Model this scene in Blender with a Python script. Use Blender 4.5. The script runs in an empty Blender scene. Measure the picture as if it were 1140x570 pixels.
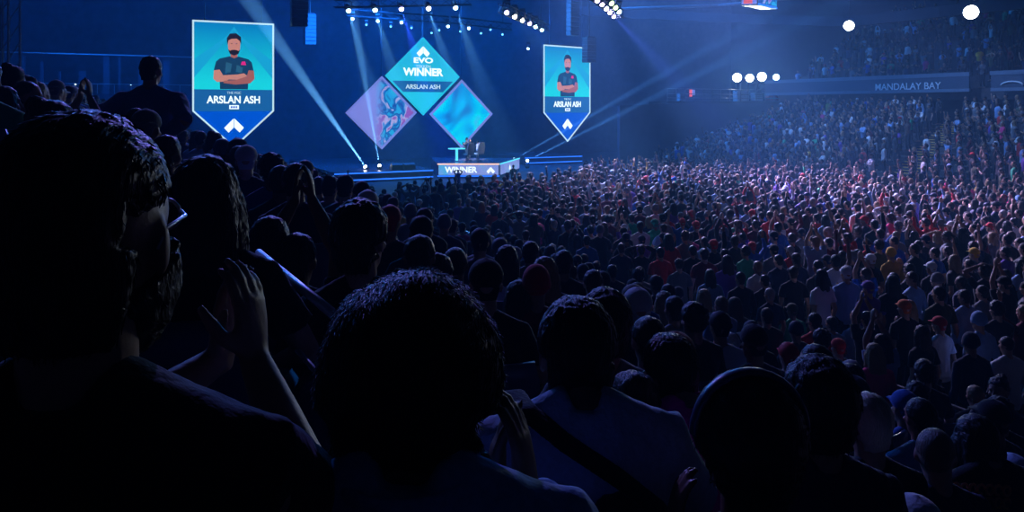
import bpy, math, random, time, bmesh
T_0 = time.time()
import numpy as np
from mathutils import Vector, Matrix, Quaternion, noise
C = bpy.context.scene
COL = C.collection
random.seed(7)
PI = math.pi
F = 850.0; CX = 570.0; HY = 120.0; CZ = 4.9        # focal length in pixels, horizon row, eye height
NX, NY = .89, .456                                 # n: down the near stand and across the floor; r: along its rows, to the stage
def W(s, u, z=0.0): return Vector((NX*s - NY*u, NY*s + NX*u, z))
def SU(p): return NX*p[0]+NY*p[1], -NY*p[0]+NX*p[1]
def at(px, py, Y): return Vector(((px-CX)/F*Y, Y, CZ-(py-HY)/F*Y))
def atu(px, py, U):
    t = (px-CX)/F
    return at(px, py, U/(NX-NY*t))
RZ = math.atan2(NY, NX)                            # yaw of the hall against the world x axis

# ---------------------------------------------------------------- materials
MATS = {}
def nodes(name):
    m = bpy.data.materials.new(name); m.use_nodes = True
    nt = m.node_tree; b = nt.nodes.get('Principled BSDF'); MATS[name] = m
    return m, nt, b
def pmat(name, col, rough=.6, metal=0, scale=0, amt=.25, bump=0, spec=.5):
    m, nt, b = nodes(name)
    b.inputs['Base Color'].default_value = (*col, 1); b.inputs['Roughness'].default_value = rough
    b.inputs['Metallic'].default_value = metal; b.inputs['Specular IOR Level'].default_value = spec
    if scale:
        tc = nt.nodes.new('ShaderNodeTexCoord'); nz = nt.nodes.new('ShaderNodeTexNoise'); nz.inputs['Scale'].default_value = scale
        nz.inputs['Detail'].default_value = 4
        nt.links.new(tc.outputs['Object'], nz.inputs['Vector'])
        mx = nt.nodes.new('ShaderNodeMix'); mx.data_type = 'RGBA'
        mx.inputs[6].default_value = (*[c*(1-amt) for c in col], 1); mx.inputs[7].default_value = (*[min(1, c*(1+amt)) for c in col], 1)
        nt.links.new(nz.outputs['Fac'], mx.inputs[0]); nt.links.new(mx.outputs[2], b.inputs['Base Color'])
        if bump:
            bp = nt.nodes.new('ShaderNodeBump'); bp.inputs['Strength'].default_value = bump; bp.inputs['Distance'].default_value = .02
            nt.links.new(nz.outputs['Fac'], bp.inputs['Height']); nt.links.new(bp.outputs[0], b.inputs['Normal'])
    return m
def objmat(name, rough, scale, bump, sheen=0, spec=.3, sc3=None):
    """colour comes from the object's own colour, weave or grain from noise"""
    m, nt, b = nodes(name)
    oi = nt.nodes.new('ShaderNodeObjectInfo'); tc = nt.nodes.new('ShaderNodeTexCoord'); nz = nt.nodes.new('ShaderNodeTexNoise')
    nz.inputs['Scale'].default_value = scale; nz.inputs['Detail'].default_value = 3
    if sc3:
        mp = nt.nodes.new('ShaderNodeMapping'); mp.inputs['Scale'].default_value = sc3
        nt.links.new(tc.outputs['Object'], mp.inputs['Vector']); nt.links.new(mp.outputs[0], nz.inputs['Vector'])
    else: nt.links.new(tc.outputs['Object'], nz.inputs['Vector'])
    mr = nt.nodes.new('ShaderNodeMapRange'); mr.inputs[3].default_value = .75; mr.inputs[4].default_value = 1.2
    vm = nt.nodes.new('ShaderNodeVectorMath'); vm.operation = 'SCALE'
    nt.links.new(nz.outputs['Fac'], mr.inputs[0]); nt.links.new(oi.outputs['Color'], vm.inputs[0]); nt.links.new(mr.outputs[0], vm.inputs['Scale'])
    nt.links.new(vm.outputs[0], b.inputs['Base Color'])
    bp = nt.nodes.new('ShaderNodeBump'); bp.inputs['Strength'].default_value = bump; bp.inputs['Distance'].default_value = .01
    nt.links.new(nz.outputs['Fac'], bp.inputs['Height']); nt.links.new(bp.outputs[0], b.inputs['Normal'])
    b.inputs['Roughness'].default_value = rough; b.inputs['Sheen Weight'].default_value = sheen; b.inputs['Specular IOR Level'].default_value = spec
    return m
def emat(name, col, st):
    m = bpy.data.materials.new(name); m.use_nodes = True; nt = m.node_tree; nt.nodes.clear()
    e = nt.nodes.new('ShaderNodeEmission'); o = nt.nodes.new('ShaderNodeOutputMaterial')
    e.inputs[0].default_value = (*col, 1); e.inputs[1].default_value = st
    nt.links.new(e.outputs[0], o.inputs[0]); MATS[name] = m
    return m
def screenmat(name, stops, scale, st=1.0, coord='Object', distort=1.2, offset=(0,0,0)):
    """picture shown by an LED screen: drifting colour fields"""
    m = bpy.data.materials.new(name); m.use_nodes = True; nt = m.node_tree; nt.nodes.clear()
    e = nt.nodes.new('ShaderNodeEmission'); o = nt.nodes.new('ShaderNodeOutputMaterial'); tc = nt.nodes.new('ShaderNodeTexCoord')
    mp = nt.nodes.new('ShaderNodeMapping'); mp.inputs['Location'].default_value = offset
    nz = nt.nodes.new('ShaderNodeTexNoise'); nz.inputs['Scale'].default_value = scale; nz.inputs['Detail'].default_value = 2.5
    nz.inputs['Distortion'].default_value = distort
    cr = nt.nodes.new('ShaderNodeValToRGB')
    els = cr.color_ramp.elements
    while len(els) < len(stops): els.new(.5)
    for el, (p, c) in zip(els, stops): el.position = p; el.color = (*c, 1)
    nt.links.new(tc.outputs[coord], mp.inputs[0]); nt.links.new(mp.outputs[0], nz.inputs['Vector']); nt.links.new(nz.outputs['Fac'], cr.inputs[0])
    nt.links.new(cr.outputs[0], e.inputs[0]); e.inputs[1].default_value = st; nt.links.new(e.outputs[0], o.inputs[0]); MATS[name] = m
    return m
def srgb(r, g, b):
    f = lambda c: (c/255/12.92) if c/255 <= .04045 else ((c/255+.055)/1.055)**2.4
    return (f(r), f(g), f(b))
skin = objmat('skin', .5, 60, .12, spec=.35)
cloth = objmat('cloth', .85, 90, .25, sheen=.15, spec=.15)
hairm = objmat('hair', .5, 40, .8, spec=.35, sc3=(6, 1, .6))
black = pmat('black_metal', (.012, .013, .016), .45, .4, 30, .3)
steel = pmat('brushed_steel', (.32, .34, .38), .32, .9, 40, .2)
plastic = pmat('dark_plastic', (.03, .035, .05), .4, 0, 25, .3, .05)
seatm = pmat('seat_plastic', (.06, .08, .16), .3, 0, 18, .2, .05)
concrete = pmat('dark_concrete', (.07, .07, .08), .85, 0, 3, .35, .3)
wallm = pmat('painted_wall', (.035, .045, .07), .9, 0, 1.5, .3, .2)
curtain = pmat('stage_curtain', (.06, .065, .08), .95, 0, 2, .4, .3)
ledgem = pmat('ledge_panel', (.16, .21, .28), .6, 0, 4, .15, .05)
deck = pmat('stage_deck', (.10, .11, .14), .25, 0, 5, .3, .05)
white = pmat('white_panel', (.75, .76, .8), .5, 0, 10, .08)

# ---------------------------------------------------------------- mesh collecting
class MB:
    def __init__(s): s.v = []; s.f = []
    def add(s, vs, fs):
        o = len(s.v); s.v += [tuple(v) for v in vs]; s.f += [tuple(i+o for i in f) for f in fs]
    def box(s, c, size, rot=None):
        x, y, z = [a/2 for a in size]; c = Vector(c)
        vs = [Vector((i*x, j*y, k*z)) for i in (-1, 1) for j in (-1, 1) for k in (-1, 1)]
        if rot is not None: vs = [rot @ v for v in vs]
        s.add([c+v for v in vs], [(0,1,3,2),(4,6,7,5),(0,4,5,1),(2,3,7,6),(0,2,6,4),(1,5,7,3)])
    def tube(s, pts, rad, seg=10, up=(0,1,0), cap=True):
        pts = [Vector(p) for p in pts]; n = len(pts); rings = []; up = Vector(up)
        for i, p in enumerate(pts):
            t = (pts[min(i+1, n-1)]-pts[max(i-1, 0)]).normalized()
            if abs(t.dot(up)) > .97: up = Vector((0,0,1)) if abs(t.z) < .9 else Vector((0,1,0))
            a = up.cross(t).normalized(); b = t.cross(a).normalized(); up = b
            r = rad[i] if hasattr(rad, '__len__') else rad
            ra, rb = r if hasattr(r, '__len__') else (r, r)
            rings.append([p+a*ra*math.cos(2*PI*k/seg)+b*rb*math.sin(2*PI*k/seg) for k in range(seg)])
        vs = [v for r in rings for v in r]; fs = []
        for i in range(n-1):
            for k in range(seg):
                k2 = (k+1) % seg; fs.append((i*seg+k, i*seg+k2, (i+1)*seg+k2, (i+1)*seg+k))
        if cap: fs.append(tuple(range(seg-1, -1, -1))); fs.append(tuple((n-1)*seg+k for k in range(seg)))
        s.add(vs, fs)
    def ball(s, c, r, rot=None, nu=16, nv=10, fn=None):
        c = Vector(c); r = r if hasattr(r, '__len__') else (r, r, r); vs = []; fs = []
        for i in range(nv+1):
            th = PI*i/nv
            for k in range(nu):
                ph = 2*PI*k/nu; d = Vector((math.sin(th)*math.cos(ph), math.sin(th)*math.sin(ph), math.cos(th)))
                q = fn(d) if fn else 1.0
                v = Vector((d.x*r[0], d.y*r[1], d.z*r[2]))*q
                vs.append(c+(rot @ v if rot is not None else v))
                if i in (0, nv): break
        idx = lambda i, k: 0 if i == 0 else (1+(nv-1)*nu if i == nv else 1+(i-1)*nu+(k % nu))
        for i in range(nv):
            for k in range(nu):
                q = [idx(i, k), idx(i+1, k), idx(i+1, k+1), idx(i, k+1)]
                q2 = []
                for a in q:
                    if a not in q2: q2.append(a)
                fs.append(tuple(q2))
        s.add(vs, fs)
    def prism(s, poly, off):
        """poly: 3-D outline; off: thickness vector"""
        n = len(poly); off = Vector(off); vs = [Vector(p) for p in poly]+[Vector(p)+off for p in poly]
        s.add(vs, [tuple(range(n)), tuple(range(2*n-1, n-1, -1))]+[(i, i+n, (i+1) % n+n, (i+1) % n) for i in range(n)])
    def mesh(s, name, smooth=True):
        me = bpy.data.meshes.new(name); me.from_pydata(s.v, [], s.f); me.update()
        if smooth: me.polygons.foreach_set('use_smooth', [True]*len(me.polygons))
        return me
    def build(s, name, mat, parent=None, smooth=False, color=None):
        me = s.mesh(name, smooth); me.materials.append(mat)
        import bmesh
        bm = bmesh.new(); bm.from_mesh(me); bmesh.ops.recalc_face_normals(bm, faces=bm.faces); bm.to_mesh(me); bm.free()
        return link(name, me, parent, color)
def link(name, me, parent=None, color=None):
    o = bpy.data.objects.new(name, me); COL.objects.link(o)
    if parent: o.parent = parent
    if color: o.color = (*color, 1)
    return o
def tag(o, label=None, cat=None, group=None, kind=None):
    if label: o['label'] = label
    if cat: o['category'] = cat
    if group: o['group'] = group
    if kind: o['kind'] = kind
    return o
def empty(name, loc, rz=0):
    o = bpy.data.objects.new(name, None); COL.objects.link(o); o.location = loc; o.rotation_euler = (0, 0, rz); o.empty_display_size = .1
    return o
def struct(mb, name, mat): return tag(mb.build(name, mat), kind='structure')
BS = bpy.data.scenes.new('bake')
def evalmesh(o):
    BS.collection.objects.link(o); vl = BS.view_layers[0]; vl.update(); dg = vl.depsgraph; dg.update()
    out = bpy.data.meshes.new_from_object(o.evaluated_get(dg)); bpy.data.objects.remove(o); return out
def bake(me, voxel, ratio=1.0, smooth=3, factor=.5):
    o = bpy.data.objects.new('tmp', me)
    r = o.modifiers.new('r', 'REMESH'); r.mode = 'VOXEL'; r.voxel_size = voxel
    if smooth: q = o.modifiers.new('s', 'SMOOTH'); q.iterations = smooth; q.factor = factor
    if ratio < 1: d = o.modifiers.new('d', 'DECIMATE'); d.ratio = ratio
    out = evalmesh(o)
    out.polygons.foreach_set('use_smooth', [True]*len(out.polygons)); out.update()
    return out
def displace(me, amp, freq, stretch=(1,1,1), seed=0):
    n = len(me.vertices); co = np.empty(n*3, 'f'); no = np.empty(n*3, 'f')
    me.vertices.foreach_get('co', co); me.vertex_normals.foreach_get('vector', no); co = co.reshape(-1, 3); no = no.reshape(-1, 3)
    P = (co*np.array(stretch)*freq+np.array([seed, 0, 0])).tolist()
    d = np.array([noise.noise(p)+.5*noise.noise([p[0]*2.1, p[1]*2.1, p[2]*2.1]) for p in P])
    me.vertices.foreach_set('co', (co+no*(amp*d)[:, None]).astype('f').ravel()); me.update(); return me

# ---------------------------------------------------------------- people
HC = Vector((0, .012, 1.612))                      # head centre of a standing figure, 1.725 m tall
def headshape(mb, M, face=True):
    """skull, jaw, nose, ears, brows; M places the head"""
    R = M.to_3x3()
    def P(x, y, z): return M @ Vector((x, y, z))
    def skull(d):
        q = 1.0
        if d.y > .3 and d.z < 0: q -= .06*d.y
        return q
    mb.ball(P(0, -.008, .022), (.0755, .094, .092), R, 24, 16, skull)
    mb.tube([P(0, -.005, .01), P(0, .012, -.045), P(0, .03, -.085), P(0, .042, -.108)], [(.068, .08), (.062, .072), (.05, .052), (.024, .026)], 18, R @ Vector((0, 1, 0)))
    if not face: return
    mb.tube([P(0, .084, .022), P(0, .099, -.006), P(0, .107, -.026), P(0, .09, -.036)], [.007, .010, .0145, .008], 8, R @ Vector((0, 1, 0)))
    for s in (-1, 1):
        mb.ball(P(s*.076, -.008, -.008), (.008, .019, .031), R @ Matrix.Rotation(s*.35, 3, 'Z'), 10, 8)
        mb.ball(P(s*.03, .078, .026), (.021, .012, .008), R, 10, 6)
        mb.ball(P(s*.04, .06, -.025), (.022, .022, .018), R, 10, 6)
        mb.ball(P(s*.03, .0765, .012), (.0125, .011, .008), R, 8, 6)
    mb.ball(P(0, .083, -.058), (.024, .011, .006), R, 10, 6); mb.ball(P(0, .081, -.068), (.021, .011, .006), R, 10, 6)
    mb.ball(P(0, .072, -.095), (.02, .016, .014), R, 10, 6)
def hand(mb, wrist, d, pn, side, curl=.25, k=1.0, spread=.1):
    """palm and five fingers: d towards the fingertips, pn out of the palm, side +1 for the right hand"""
    d = d.normalized(); pn = (pn-d*pn.dot(d)).normalized(); sd = d.cross(pn).normalized()*side
    W0 = Vector(wrist)
    mb.tube([W0-d*.02*k, W0+d*.02*k, W0+d*.055*k, W0+d*.088*k], [(.024*k, .019*k), (.032*k, .017*k), (.039*k, .0145*k), (.037*k, .0115*k)], 12, pn)
    for i, (off, ln) in enumerate(((-.0285, .069), (-.0095, .078), (.0095, .073), (.0275, .056))):
        b = W0+d*(.082-.004*abs(i-1.3))*k-sd*off*k*-1 if False else W0+d*(.082-.004*abs(i-1.3))*k+sd*(-off)*k
        a = 0; p = b.copy(); pts = [p-d*.015*k]; dd = (d+sd*(-off)*spread*30).normalized()
        pts.append(p.copy())
        for j, fr in enumerate((.45, .3, .25)):
            a += curl*(.7+.5*j); v = dd*math.cos(a)+pn*math.sin(a); p = p+v*ln*fr*k; pts.append(p.copy())
        mb.tube(pts, [.0085*k, .0092*k, .0086*k, .0078*k, .0055*k], 8, pn)
    b = W0+d*.022*k+sd*.026*k+pn*.006*k
    v1 = (d*.6+sd*.75+pn*.35).normalized(); v2 = (d*.9+sd*.35+pn*.35).normalized()
    mb.tube([b-v1*.01*k, b+v1*.033*k, b+v1*.033*k+v2*.03*k, b+v1*.033*k+v2*.055*k], [.0125*k, .0118*k, .0098*k, .0065*k], 8, pn)
def ik(S, Wt, l1, l2, pole):
    v = Wt-S; L = v.length
    if L > (l1+l2)*.985: Wt = S+v*((l1+l2)*.985/L); v = Wt-S; L = v.length
    a = (l1*l1-l2*l2+L*L)/(2*L); h = math.sqrt(max(l1*l1-a*a, 0)); u = v/L
    pl = Vector(pole); pl = (pl-u*pl.dot(u)).normalized()
    return S+u*a+pl*h, Wt
POSES = {   # wrists, elbow poles, finger directions, palm normals for the right arm (x > 0); left mirrored unless given
 'down':  dict(R=((.25, .03, .86), (.3, -1, 0), (0, .15, -1), (-1, 0, 0))),
 'clap':  dict(R=((.04, .27, 1.27), (1, -.3, -1), (-.05, .35, .9), (-1, .1, 0))),
 'up':    dict(R=((.034, .13, 1.86), (1, .2, -.3), (-.06, .1, 1), (-1, 0, 0))),
 'wide':  dict(R=((.33, .12, 1.80), (1, .1, -.6), (.1, .1, 1), (-.2, 1, 0))),
 'one':   dict(R=((.27, .15, 1.88), (1, .2, -.3), (.05, .1, 1), (-.3, 1, 0)), L=((-.25, .05, .88), (-.3, -1, 0), (0, .15, -1), (1, 0, 0))),
 'head':  dict(R=((.10, .02, 1.70), (1, .3, .1), (-.6, .1, .25), (-.4, 0, -1))),
 'lap':   dict(R=((.13, .27, 1.035), (1, -.3, -.6), (-.25, 1, -.12), (0, 0, -1))),
 'fold':  dict(R=((-.06, .19, 1.16), (1, -.2, -1), (-1, .15, .1), (0, -1, 0)), L=((.07, .22, 1.2), (-1, -.2, -1), (1, .15, 0), (0, -1, 0))),
}
def figure(pose='down', hyaw=0, hpitch=0, sit=False, arms=None, lean=0, build_=1.0, hunch=0):
    """returns dict of MB pieces: body, tee, longtee, trousers and the head matrix, all in local axes, facing +y"""
    dz = -.43 if sit else 0
    T = lambda x, y, z: Vector((x, y+lean*max(0, z-.9-dz)*1.0, z+dz))
    w = build_
    body = MB()
    tor = [(0, 0, .84, .13, .10), (0, -.005, .92, .165, .12), (0, 0, 1.03, .15, .105), (0, .005, 1.16, .145, .10), (0, .005, 1.28, .165, .112), (0, -.005, 1.37, .175, .105), (0, -.012, 1.42, .135, .085), (0, -.012, 1.455, .075, .066)]
    def torso(mb, e, z0=0, z1=9, top=None):
        pts = []; rr = []
        for x, y, z, a, b in tor:
            if z0 <= z <= z1: pts.append(T(x, y, z)); rr.append((a*w+e, b*w+e))
        if top: pts.append(T(0, -.01, top[0])); rr.append((top[1], top[2]))
        mb.tube(pts, rr, 24, (0, 1, 0))
    torso(body, 0)
    neckb = T(0, -.015, 1.43); hc = T(HC.x, HC.y+.9*hunch, HC.z-hunch)
    Mh = Matrix.Translation(hc) @ Matrix.Rotation(hyaw, 4, 'Z') @ Matrix.Rotation(-hpitch, 4, 'X')
    body.tube([neckb, T(0, -.008+.3*hunch, 1.49-.4*hunch), hc+Vector((0, -.018, -.03))], [(.062, .062), (.054, .058), (.052, .06)], 16, (0, 1, 0))
    headshape(body, Mh)
    tee = MB(); ltee = MB(); tr = MB()
    for mb in (tee, ltee): torso(mb, .014, .83, 1.43, (1.462, .088, .078))
    P = arms or POSES[pose]
    for s in (1, -1):
        if s > 0: a = P['R']
        elif 'L' in P: a = P['L']
        else: a = [Vector((-q[0], q[1], q[2])) for q in P['R']]
        S = T(s*.172*w, -.01, 1.372); Wt = Vector(a[0])+(Vector((0, lean*.5, dz)) if not arms else Vector())
        E, Wt = ik(S, Wt, .285, .255, a[1])
        up = (Wt-E).cross(E-S)
        if up.length < 1e-3: up = Vector((1, 0, 0))
        for mb, e in ((body, 0), (tee, .012), (ltee, .012)): mb.tube([T(s*.02, -.022, 1.455), T(s*.085*w, -.02, 1.425), T(s*.15*w, -.015, 1.392)], [.045+e, .042+e, .046+e], 12, (0, 1, 0))
        body.tube([S+Vector((-s*.05, 0, 0)), S, S.lerp(E, .35), S.lerp(E, .7), E], [.05*w, .052*w, .049*w, .042*w, .037*w], 12, up)
        body.tube([E+(E-Wt).normalized()*.01, E.lerp(Wt, .25), E.lerp(Wt, .6), Wt], [.037*w, .041*w, .033*w, (.024, .022)], 12, up)
        hand(body, Wt, Vector(a[2]), Vector(a[3]), s, .22)
        tee.tube([S+Vector((-s*.09, 0, .012)), S+Vector((-s*.0, 0, .006)), S.lerp(E, .3), S.lerp(E, .62)], [.060*w, .063*w, .064*w, .064*w], 14, up)
        ltee.tube([S+Vector((-s*.09, 0, .012)), S+Vector((0, 0, .006)), S.lerp(E, .4), S.lerp(E, .8), E+(E-S).normalized()*.012], [.060*w, .063*w, .060*w, .054*w, .05*w], 14, up)
        ltee.tube([E, E.lerp(Wt, .3), E.lerp(Wt, .7), E.lerp(Wt, .95)], [.05*w, .052*w, .044*w, .038*w], 14, up)
        if sit: H, K, A = Vector((s*.09, 0, .47)), Vector((s*.12, .43, .47)), Vector((s*.12, .42, .08))
        else: H, K, A = Vector((s*.088, 0, .9)), Vector((s*.10, .02, .49)), Vector((s*.11, -.02, .08))
        body.tube([H, H.lerp(K, .5), K, K.lerp(A, .35), A, A+Vector((0, 0, -.05))], [.083*w, .068*w, .054, .056, .036, .04], 12, (0, 1, 0) if not sit else (1, 0, 0))
        body.tube([A+Vector((0, -.05, -.045)), A+Vector((0, .04, -.035)), A+Vector((0, .12, -.05)), A+Vector((0, .18, -.06))], [(.034, .03), (.042, .036), (.046, .026), (.03, .016)], 10, (0, 0, 1))
        tr.tube([H+Vector((0, 0, .03)), H.lerp(K, .45), K, K.lerp(A, .4), A+Vector((0, 0, .02))], [.098*w, .084*w, .07, .068, .058], 14, (0, 1, 0) if not sit else (1, 0, 0))
    tr.tube([T(0, 0, .86), T(0, -.005, .92), T(0, 0, .98)], [(.165*w, .115*w), (.178*w, .128*w), (.168*w, .118*w)], 20, (0, 1, 0)) if not sit else tr.tube([Vector((0, -.02, .40)), Vector((0, -.01, .49)), Vector((0, 0, .56))], [(.165, .12), (.178, .128), (.165, .118)], 20, (0, 1, 0))
    return dict(body=body, tee=tee, long=ltee, trousers=tr, head=Mh)
# hair and hats in head axes
def strands(mb, n, fn, ln, thick=.0011, curl=.5, seed=1):
    rnd = random.Random(seed)
    for _ in range(n):
        p, nrm, d = fn(rnd)
        side = nrm.cross(d).normalized(); pts = []; q = p.copy()
        for k in range(4):
            pts.append(q.copy()); d = (d+side*rnd.uniform(-curl, curl)+nrm*rnd.uniform(-.25, .35)*curl).normalized(); q = q+d*ln*rnd.uniform(.7, 1.2)/3
        mb.tube(pts, [thick, thick, thick*.8, thick*.3], 3, nrm, cap=False)
def hairmesh(kind, hi=False):
    mb = MB(); rn = random.Random(5)
    def capshape(c, r, fn=None): mb.ball(c, r, None, 32 if hi else 20, 20 if hi else 12, fn)
    def hl(d):         # pull the shell inside the head over face and ears
        q = 1.0
        if d.y > .15 and d.z < .45: q -= min(.3, (.45-d.z)*(d.y-.15)*1.1)
        if abs(d.x) > .75 and d.z < -.15: q -= min(.25, (-.15-d.z)*.9)
        return q
    if kind == 'short': capshape((0, -.018, .026), (.084, .098, .098), hl); mb.tube([(0, -.07, -.01), (0, -.068, -.075)], [(.066, .03), (.05, .016)], 16, (0, 1, 0))
    elif kind == 'curly': capshape((0, -.018, .034), (.098, .108, .108), lambda d: hl(d)*(1+.05*noise.noise(d*4)))
    elif kind == 'shaved': capshape((0, -.014, .024), (.0785, .0945, .0935), hl)
    elif kind in ('long', 'bun', 'pony'):
        capshape((0, -.016, .03), (.09, .103, .099), hl)
        if kind == 'long':
            mb.tube([(0, -.04, .05), (0, -.062, -.04), (0, -.075, -.15), (0, -.085, -.26), (0, -.075, -.36)], [(.088, .06), (.1, .056), (.105, .046), (.1, .034), (.06, .014)], 22, (0, 1, 0))
            for s in (-1, 1): mb.tube([(s*.05, 0, .06), (s*.082, .0, -.02), (s*.088, -.005, -.13), (s*.085, .0, -.22)], [(.03, .05), (.02, .05), (.022, .046), (.012, .02)], 12, (0, 1, 0))
        elif kind == 'bun': mb.ball((0, -.075, .1), .045, None, 14, 10)
        else: mb.tube([(0, -.1, .05), (0, -.15, .03), (0, -.155, -.08), (0, -.13, -.19)], [.022, .032, .034, .01], 12, (0, 1, 0))
        mb.tube([(0, -.07, -.01), (0, -.068, -.075)], [(.066, .03), (.05, .016)], 16, (0, 1, 0))
    elif kind in ('cap', 'backcap'):
        sgn = 1 if kind == 'cap' else -1
        mb.ball((0, -.012, .046), (.088, .104, .088), None, 24, 14, lambda d: 1.0 if d.z > -.25 else .93)
        mb.tube([(0, sgn*.06-.01, .045), (0, sgn*.11-.01, .046), (0, sgn*.155-.01, .034), (0, sgn*.168-.01, .03)], [(.082, .012), (.078, .007), (.05, .005), (.02, .004)], 16, (0, 0, 1))
        mb.ball((0, -.012, .135), .008, None, 8, 6)
        mb.tube([(0, -.06, -.0), (0, -.066, -.06)], [(.07, .035), (.05, .018)], 16, (0, 1, 0))
    elif kind == 'beanie':
        mb.ball((0, -.016, .04), (.09, .105, .108), None, 24, 14, lambda d: 1.0 if d.z > -.3 else .95)
        mb.tube([(0, -.018, -.012), (0, -.014, .018), (0, -.014, .048)], [(.088, .103), (.096, .111), (.09, .105)], 28, (0, 1, 0))
    vox = .0045 if hi else .008
    me = bake(mb.mesh('hair'), vox, 1 if hi else .5, 2)
    if kind in ('short', 'curly', 'long', 'bun', 'pony'): displace(me, .0075 if kind != 'curly' else .012, 55 if kind != 'curly' else 42, (1, .6, .5) if kind != 'curly' else (1, 1, 1))
    me.name = kind; me.materials.append(cloth if kind in ('cap', 'backcap', 'beanie') else hairm)
    return me
HAIR = {k: hairmesh(k) for k in ('short', 'curly', 'shaved', 'long', 'bun', 'pony', 'cap', 'backcap', 'beanie')}
def mk(mb, name, mat, vox, ratio, wrinkle=0):
    me = bake(mb.mesh(name), vox, ratio, 3)
    if wrinkle: displace(me, wrinkle, 9, (1, 1, .6)); displace(me, wrinkle*.5, 22, (1, 1, .5), 3)
    me.name = name; me.materials.append(mat); return me
PROTO = {}
for pk in list(POSES)+['sit lap', 'sit clap', 'sit up', 'sit fold']:
    if pk == 'lap': continue
    fg = figure(pk.split()[-1], sit=pk.startswith('sit'))
    PROTO[pk] = dict(body=mk(fg['body'], 'person', skin, .0085, .35), tee=mk(fg['tee'], 'tee', cloth, .014, .6, .008),
                     long=mk(fg['long'], 'sweater', cloth, .014, .6, .009), trousers=mk(fg['trousers'], 'trousers', cloth, .016, .5, .006), head=fg['head'])

SKINS = [(.42, .25, .17), (.30, .17, .11), (.52, .34, .25), (.16, .085, .055), (.36, .21, .14)]
HAIRC = {'black': (.010, .009, .010), 'brown': (.035, .02, .012), 'blond': (.30, .2, .09), 'grey': (.3, .3, .31)}
def person(loc, yaw, proto, hairk, hcol, scol, label, sleeves='tee', pants=(.02, .022, .03), scale=1.0, group=None, sk=None, hyaw=None, tilt=(0, 0)):
    pr = proto if isinstance(proto, dict) else PROTO[proto]
    o = link('person', pr['body']); o.location = loc; o.rotation_euler = (tilt[0], tilt[1], yaw); o.scale = (scale,)*3
    o.color = (*(sk or random.choice(SKINS)), 1)
    tag(o, label, 'person', group or 'spectators in the crowd')
    s = link('sweater' if sleeves == 'long' else 'shirt', pr[sleeves], o, scol)
    t = link('trousers', pr['trousers'], o, pants)
    if hairk:
        me = HAIR[hairk] if isinstance(hairk, str) else hairk
        h = link({'cap': 'cap', 'backcap': 'cap', 'beanie': 'beanie'}.get(me.name.split('.')[0], 'hair'), me, o, hcol)
        h.matrix_basis = pr['head']
    return o

# ---------------------------------------------------------------- the hall
FZ = .45
def T0(s): return 3.63-.39*min(s, 5.5)-.27*max(0, s-5.5)                        # height of a tread of the near stand
def slabpoly(poly, z0, z1, name, mat):
    m = MB(); m.prism([Vector((p.x, p.y, z0)) for p in poly], (0, 0, z1-z0)); return struct(m, name, mat)
slabpoly([W(8.15, -14), W(66, -14), W(66, 66), W(8.15, 66)], FZ-.4, FZ, 'floor', concrete)
m = MB()
rows_near = [.1+.85*k for k in range(-12, 10)]
for s in rows_near:
    z = T0(s)
    p = [W(s-.425, -6), W(s+.425, -6), W(s+.425, 41), W(s-.425, 41)]
    m.prism([Vector((q.x, q.y, -.3)) for q in p], (0, 0, z+.3))
struct(m, 'seating_terrace_near', concrete)
rows_far = [30.8+.85*j for j in range(16)]
def TF(s): return FZ+.27*(s-30.8)
m = MB()
for s in rows_far:
    z = TF(s); p = [W(s-.425, -6), W(s+.425, -6), W(s+.425, 40.4), W(s-.425, 40.4)]
    m.prism([Vector((q.x, q.y, 0)) for q in p], (0, 0, z))
struct(m, 'seating_terrace_far', concrete)
rows_up = [46.6+.85*j for j in range(13)]
def TU(s): return 6.1+.52*(s-46.6)
m = MB()
for s in rows_up:
    z = TU(s); p = [W(s-.425, 8), W(s+.425, 8), W(s+.425, 44), W(s-.425, 44)]
    m.prism([Vector((q.x, q.y, z-.7)) for q in p], (0, 0, .7))
struct(m, 'seating_terrace_upper', concrete)
def wall(name, s0, u0, s1, u1, z0, z1, mat=wallm, th=.3):
    a, b = W(s0, u0), W(s1, u1); d = (b-a).normalized(); n = Vector((-d.y, d.x, 0))*th
    m = MB(); m.prism([Vector((a.x, a.y, z0)), Vector((b.x, b.y, z0)), Vector((b.x, b.y, z1)), Vector((a.x, a.y, z1))], n); return struct(m, name, mat)
wall('wall_back', -24, 64, 62, 64, 0, 20, curtain)
wall('wall_left', -11, -14, -11, 64, 0, 20)
wall('wall_right', 60, 64, 60, -14, 0, 20)
wall('wall_front', 62, -12, -24, -12, 0, 20)
slabpoly([W(-12, -13), W(61, -13), W(61, 65), W(-12, 65)], 20, 20.3, 'ceiling', wallm)
# dark wall under the camera platform, behind the end of the far stand
m = MB()
a, b = atu(690, 113, 46.5), atu(905, 106, 46.5)
m.prism([Vector((a.x, a.y, 0)), Vector((b.x, b.y, 0)), Vector((b.x, b.y, b.z-.3)), Vector((a.x, a.y, a.z-.3))], (-.3*NY, .3*NX, 0)); struct(m, 'wall_platform', wallm)
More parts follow.
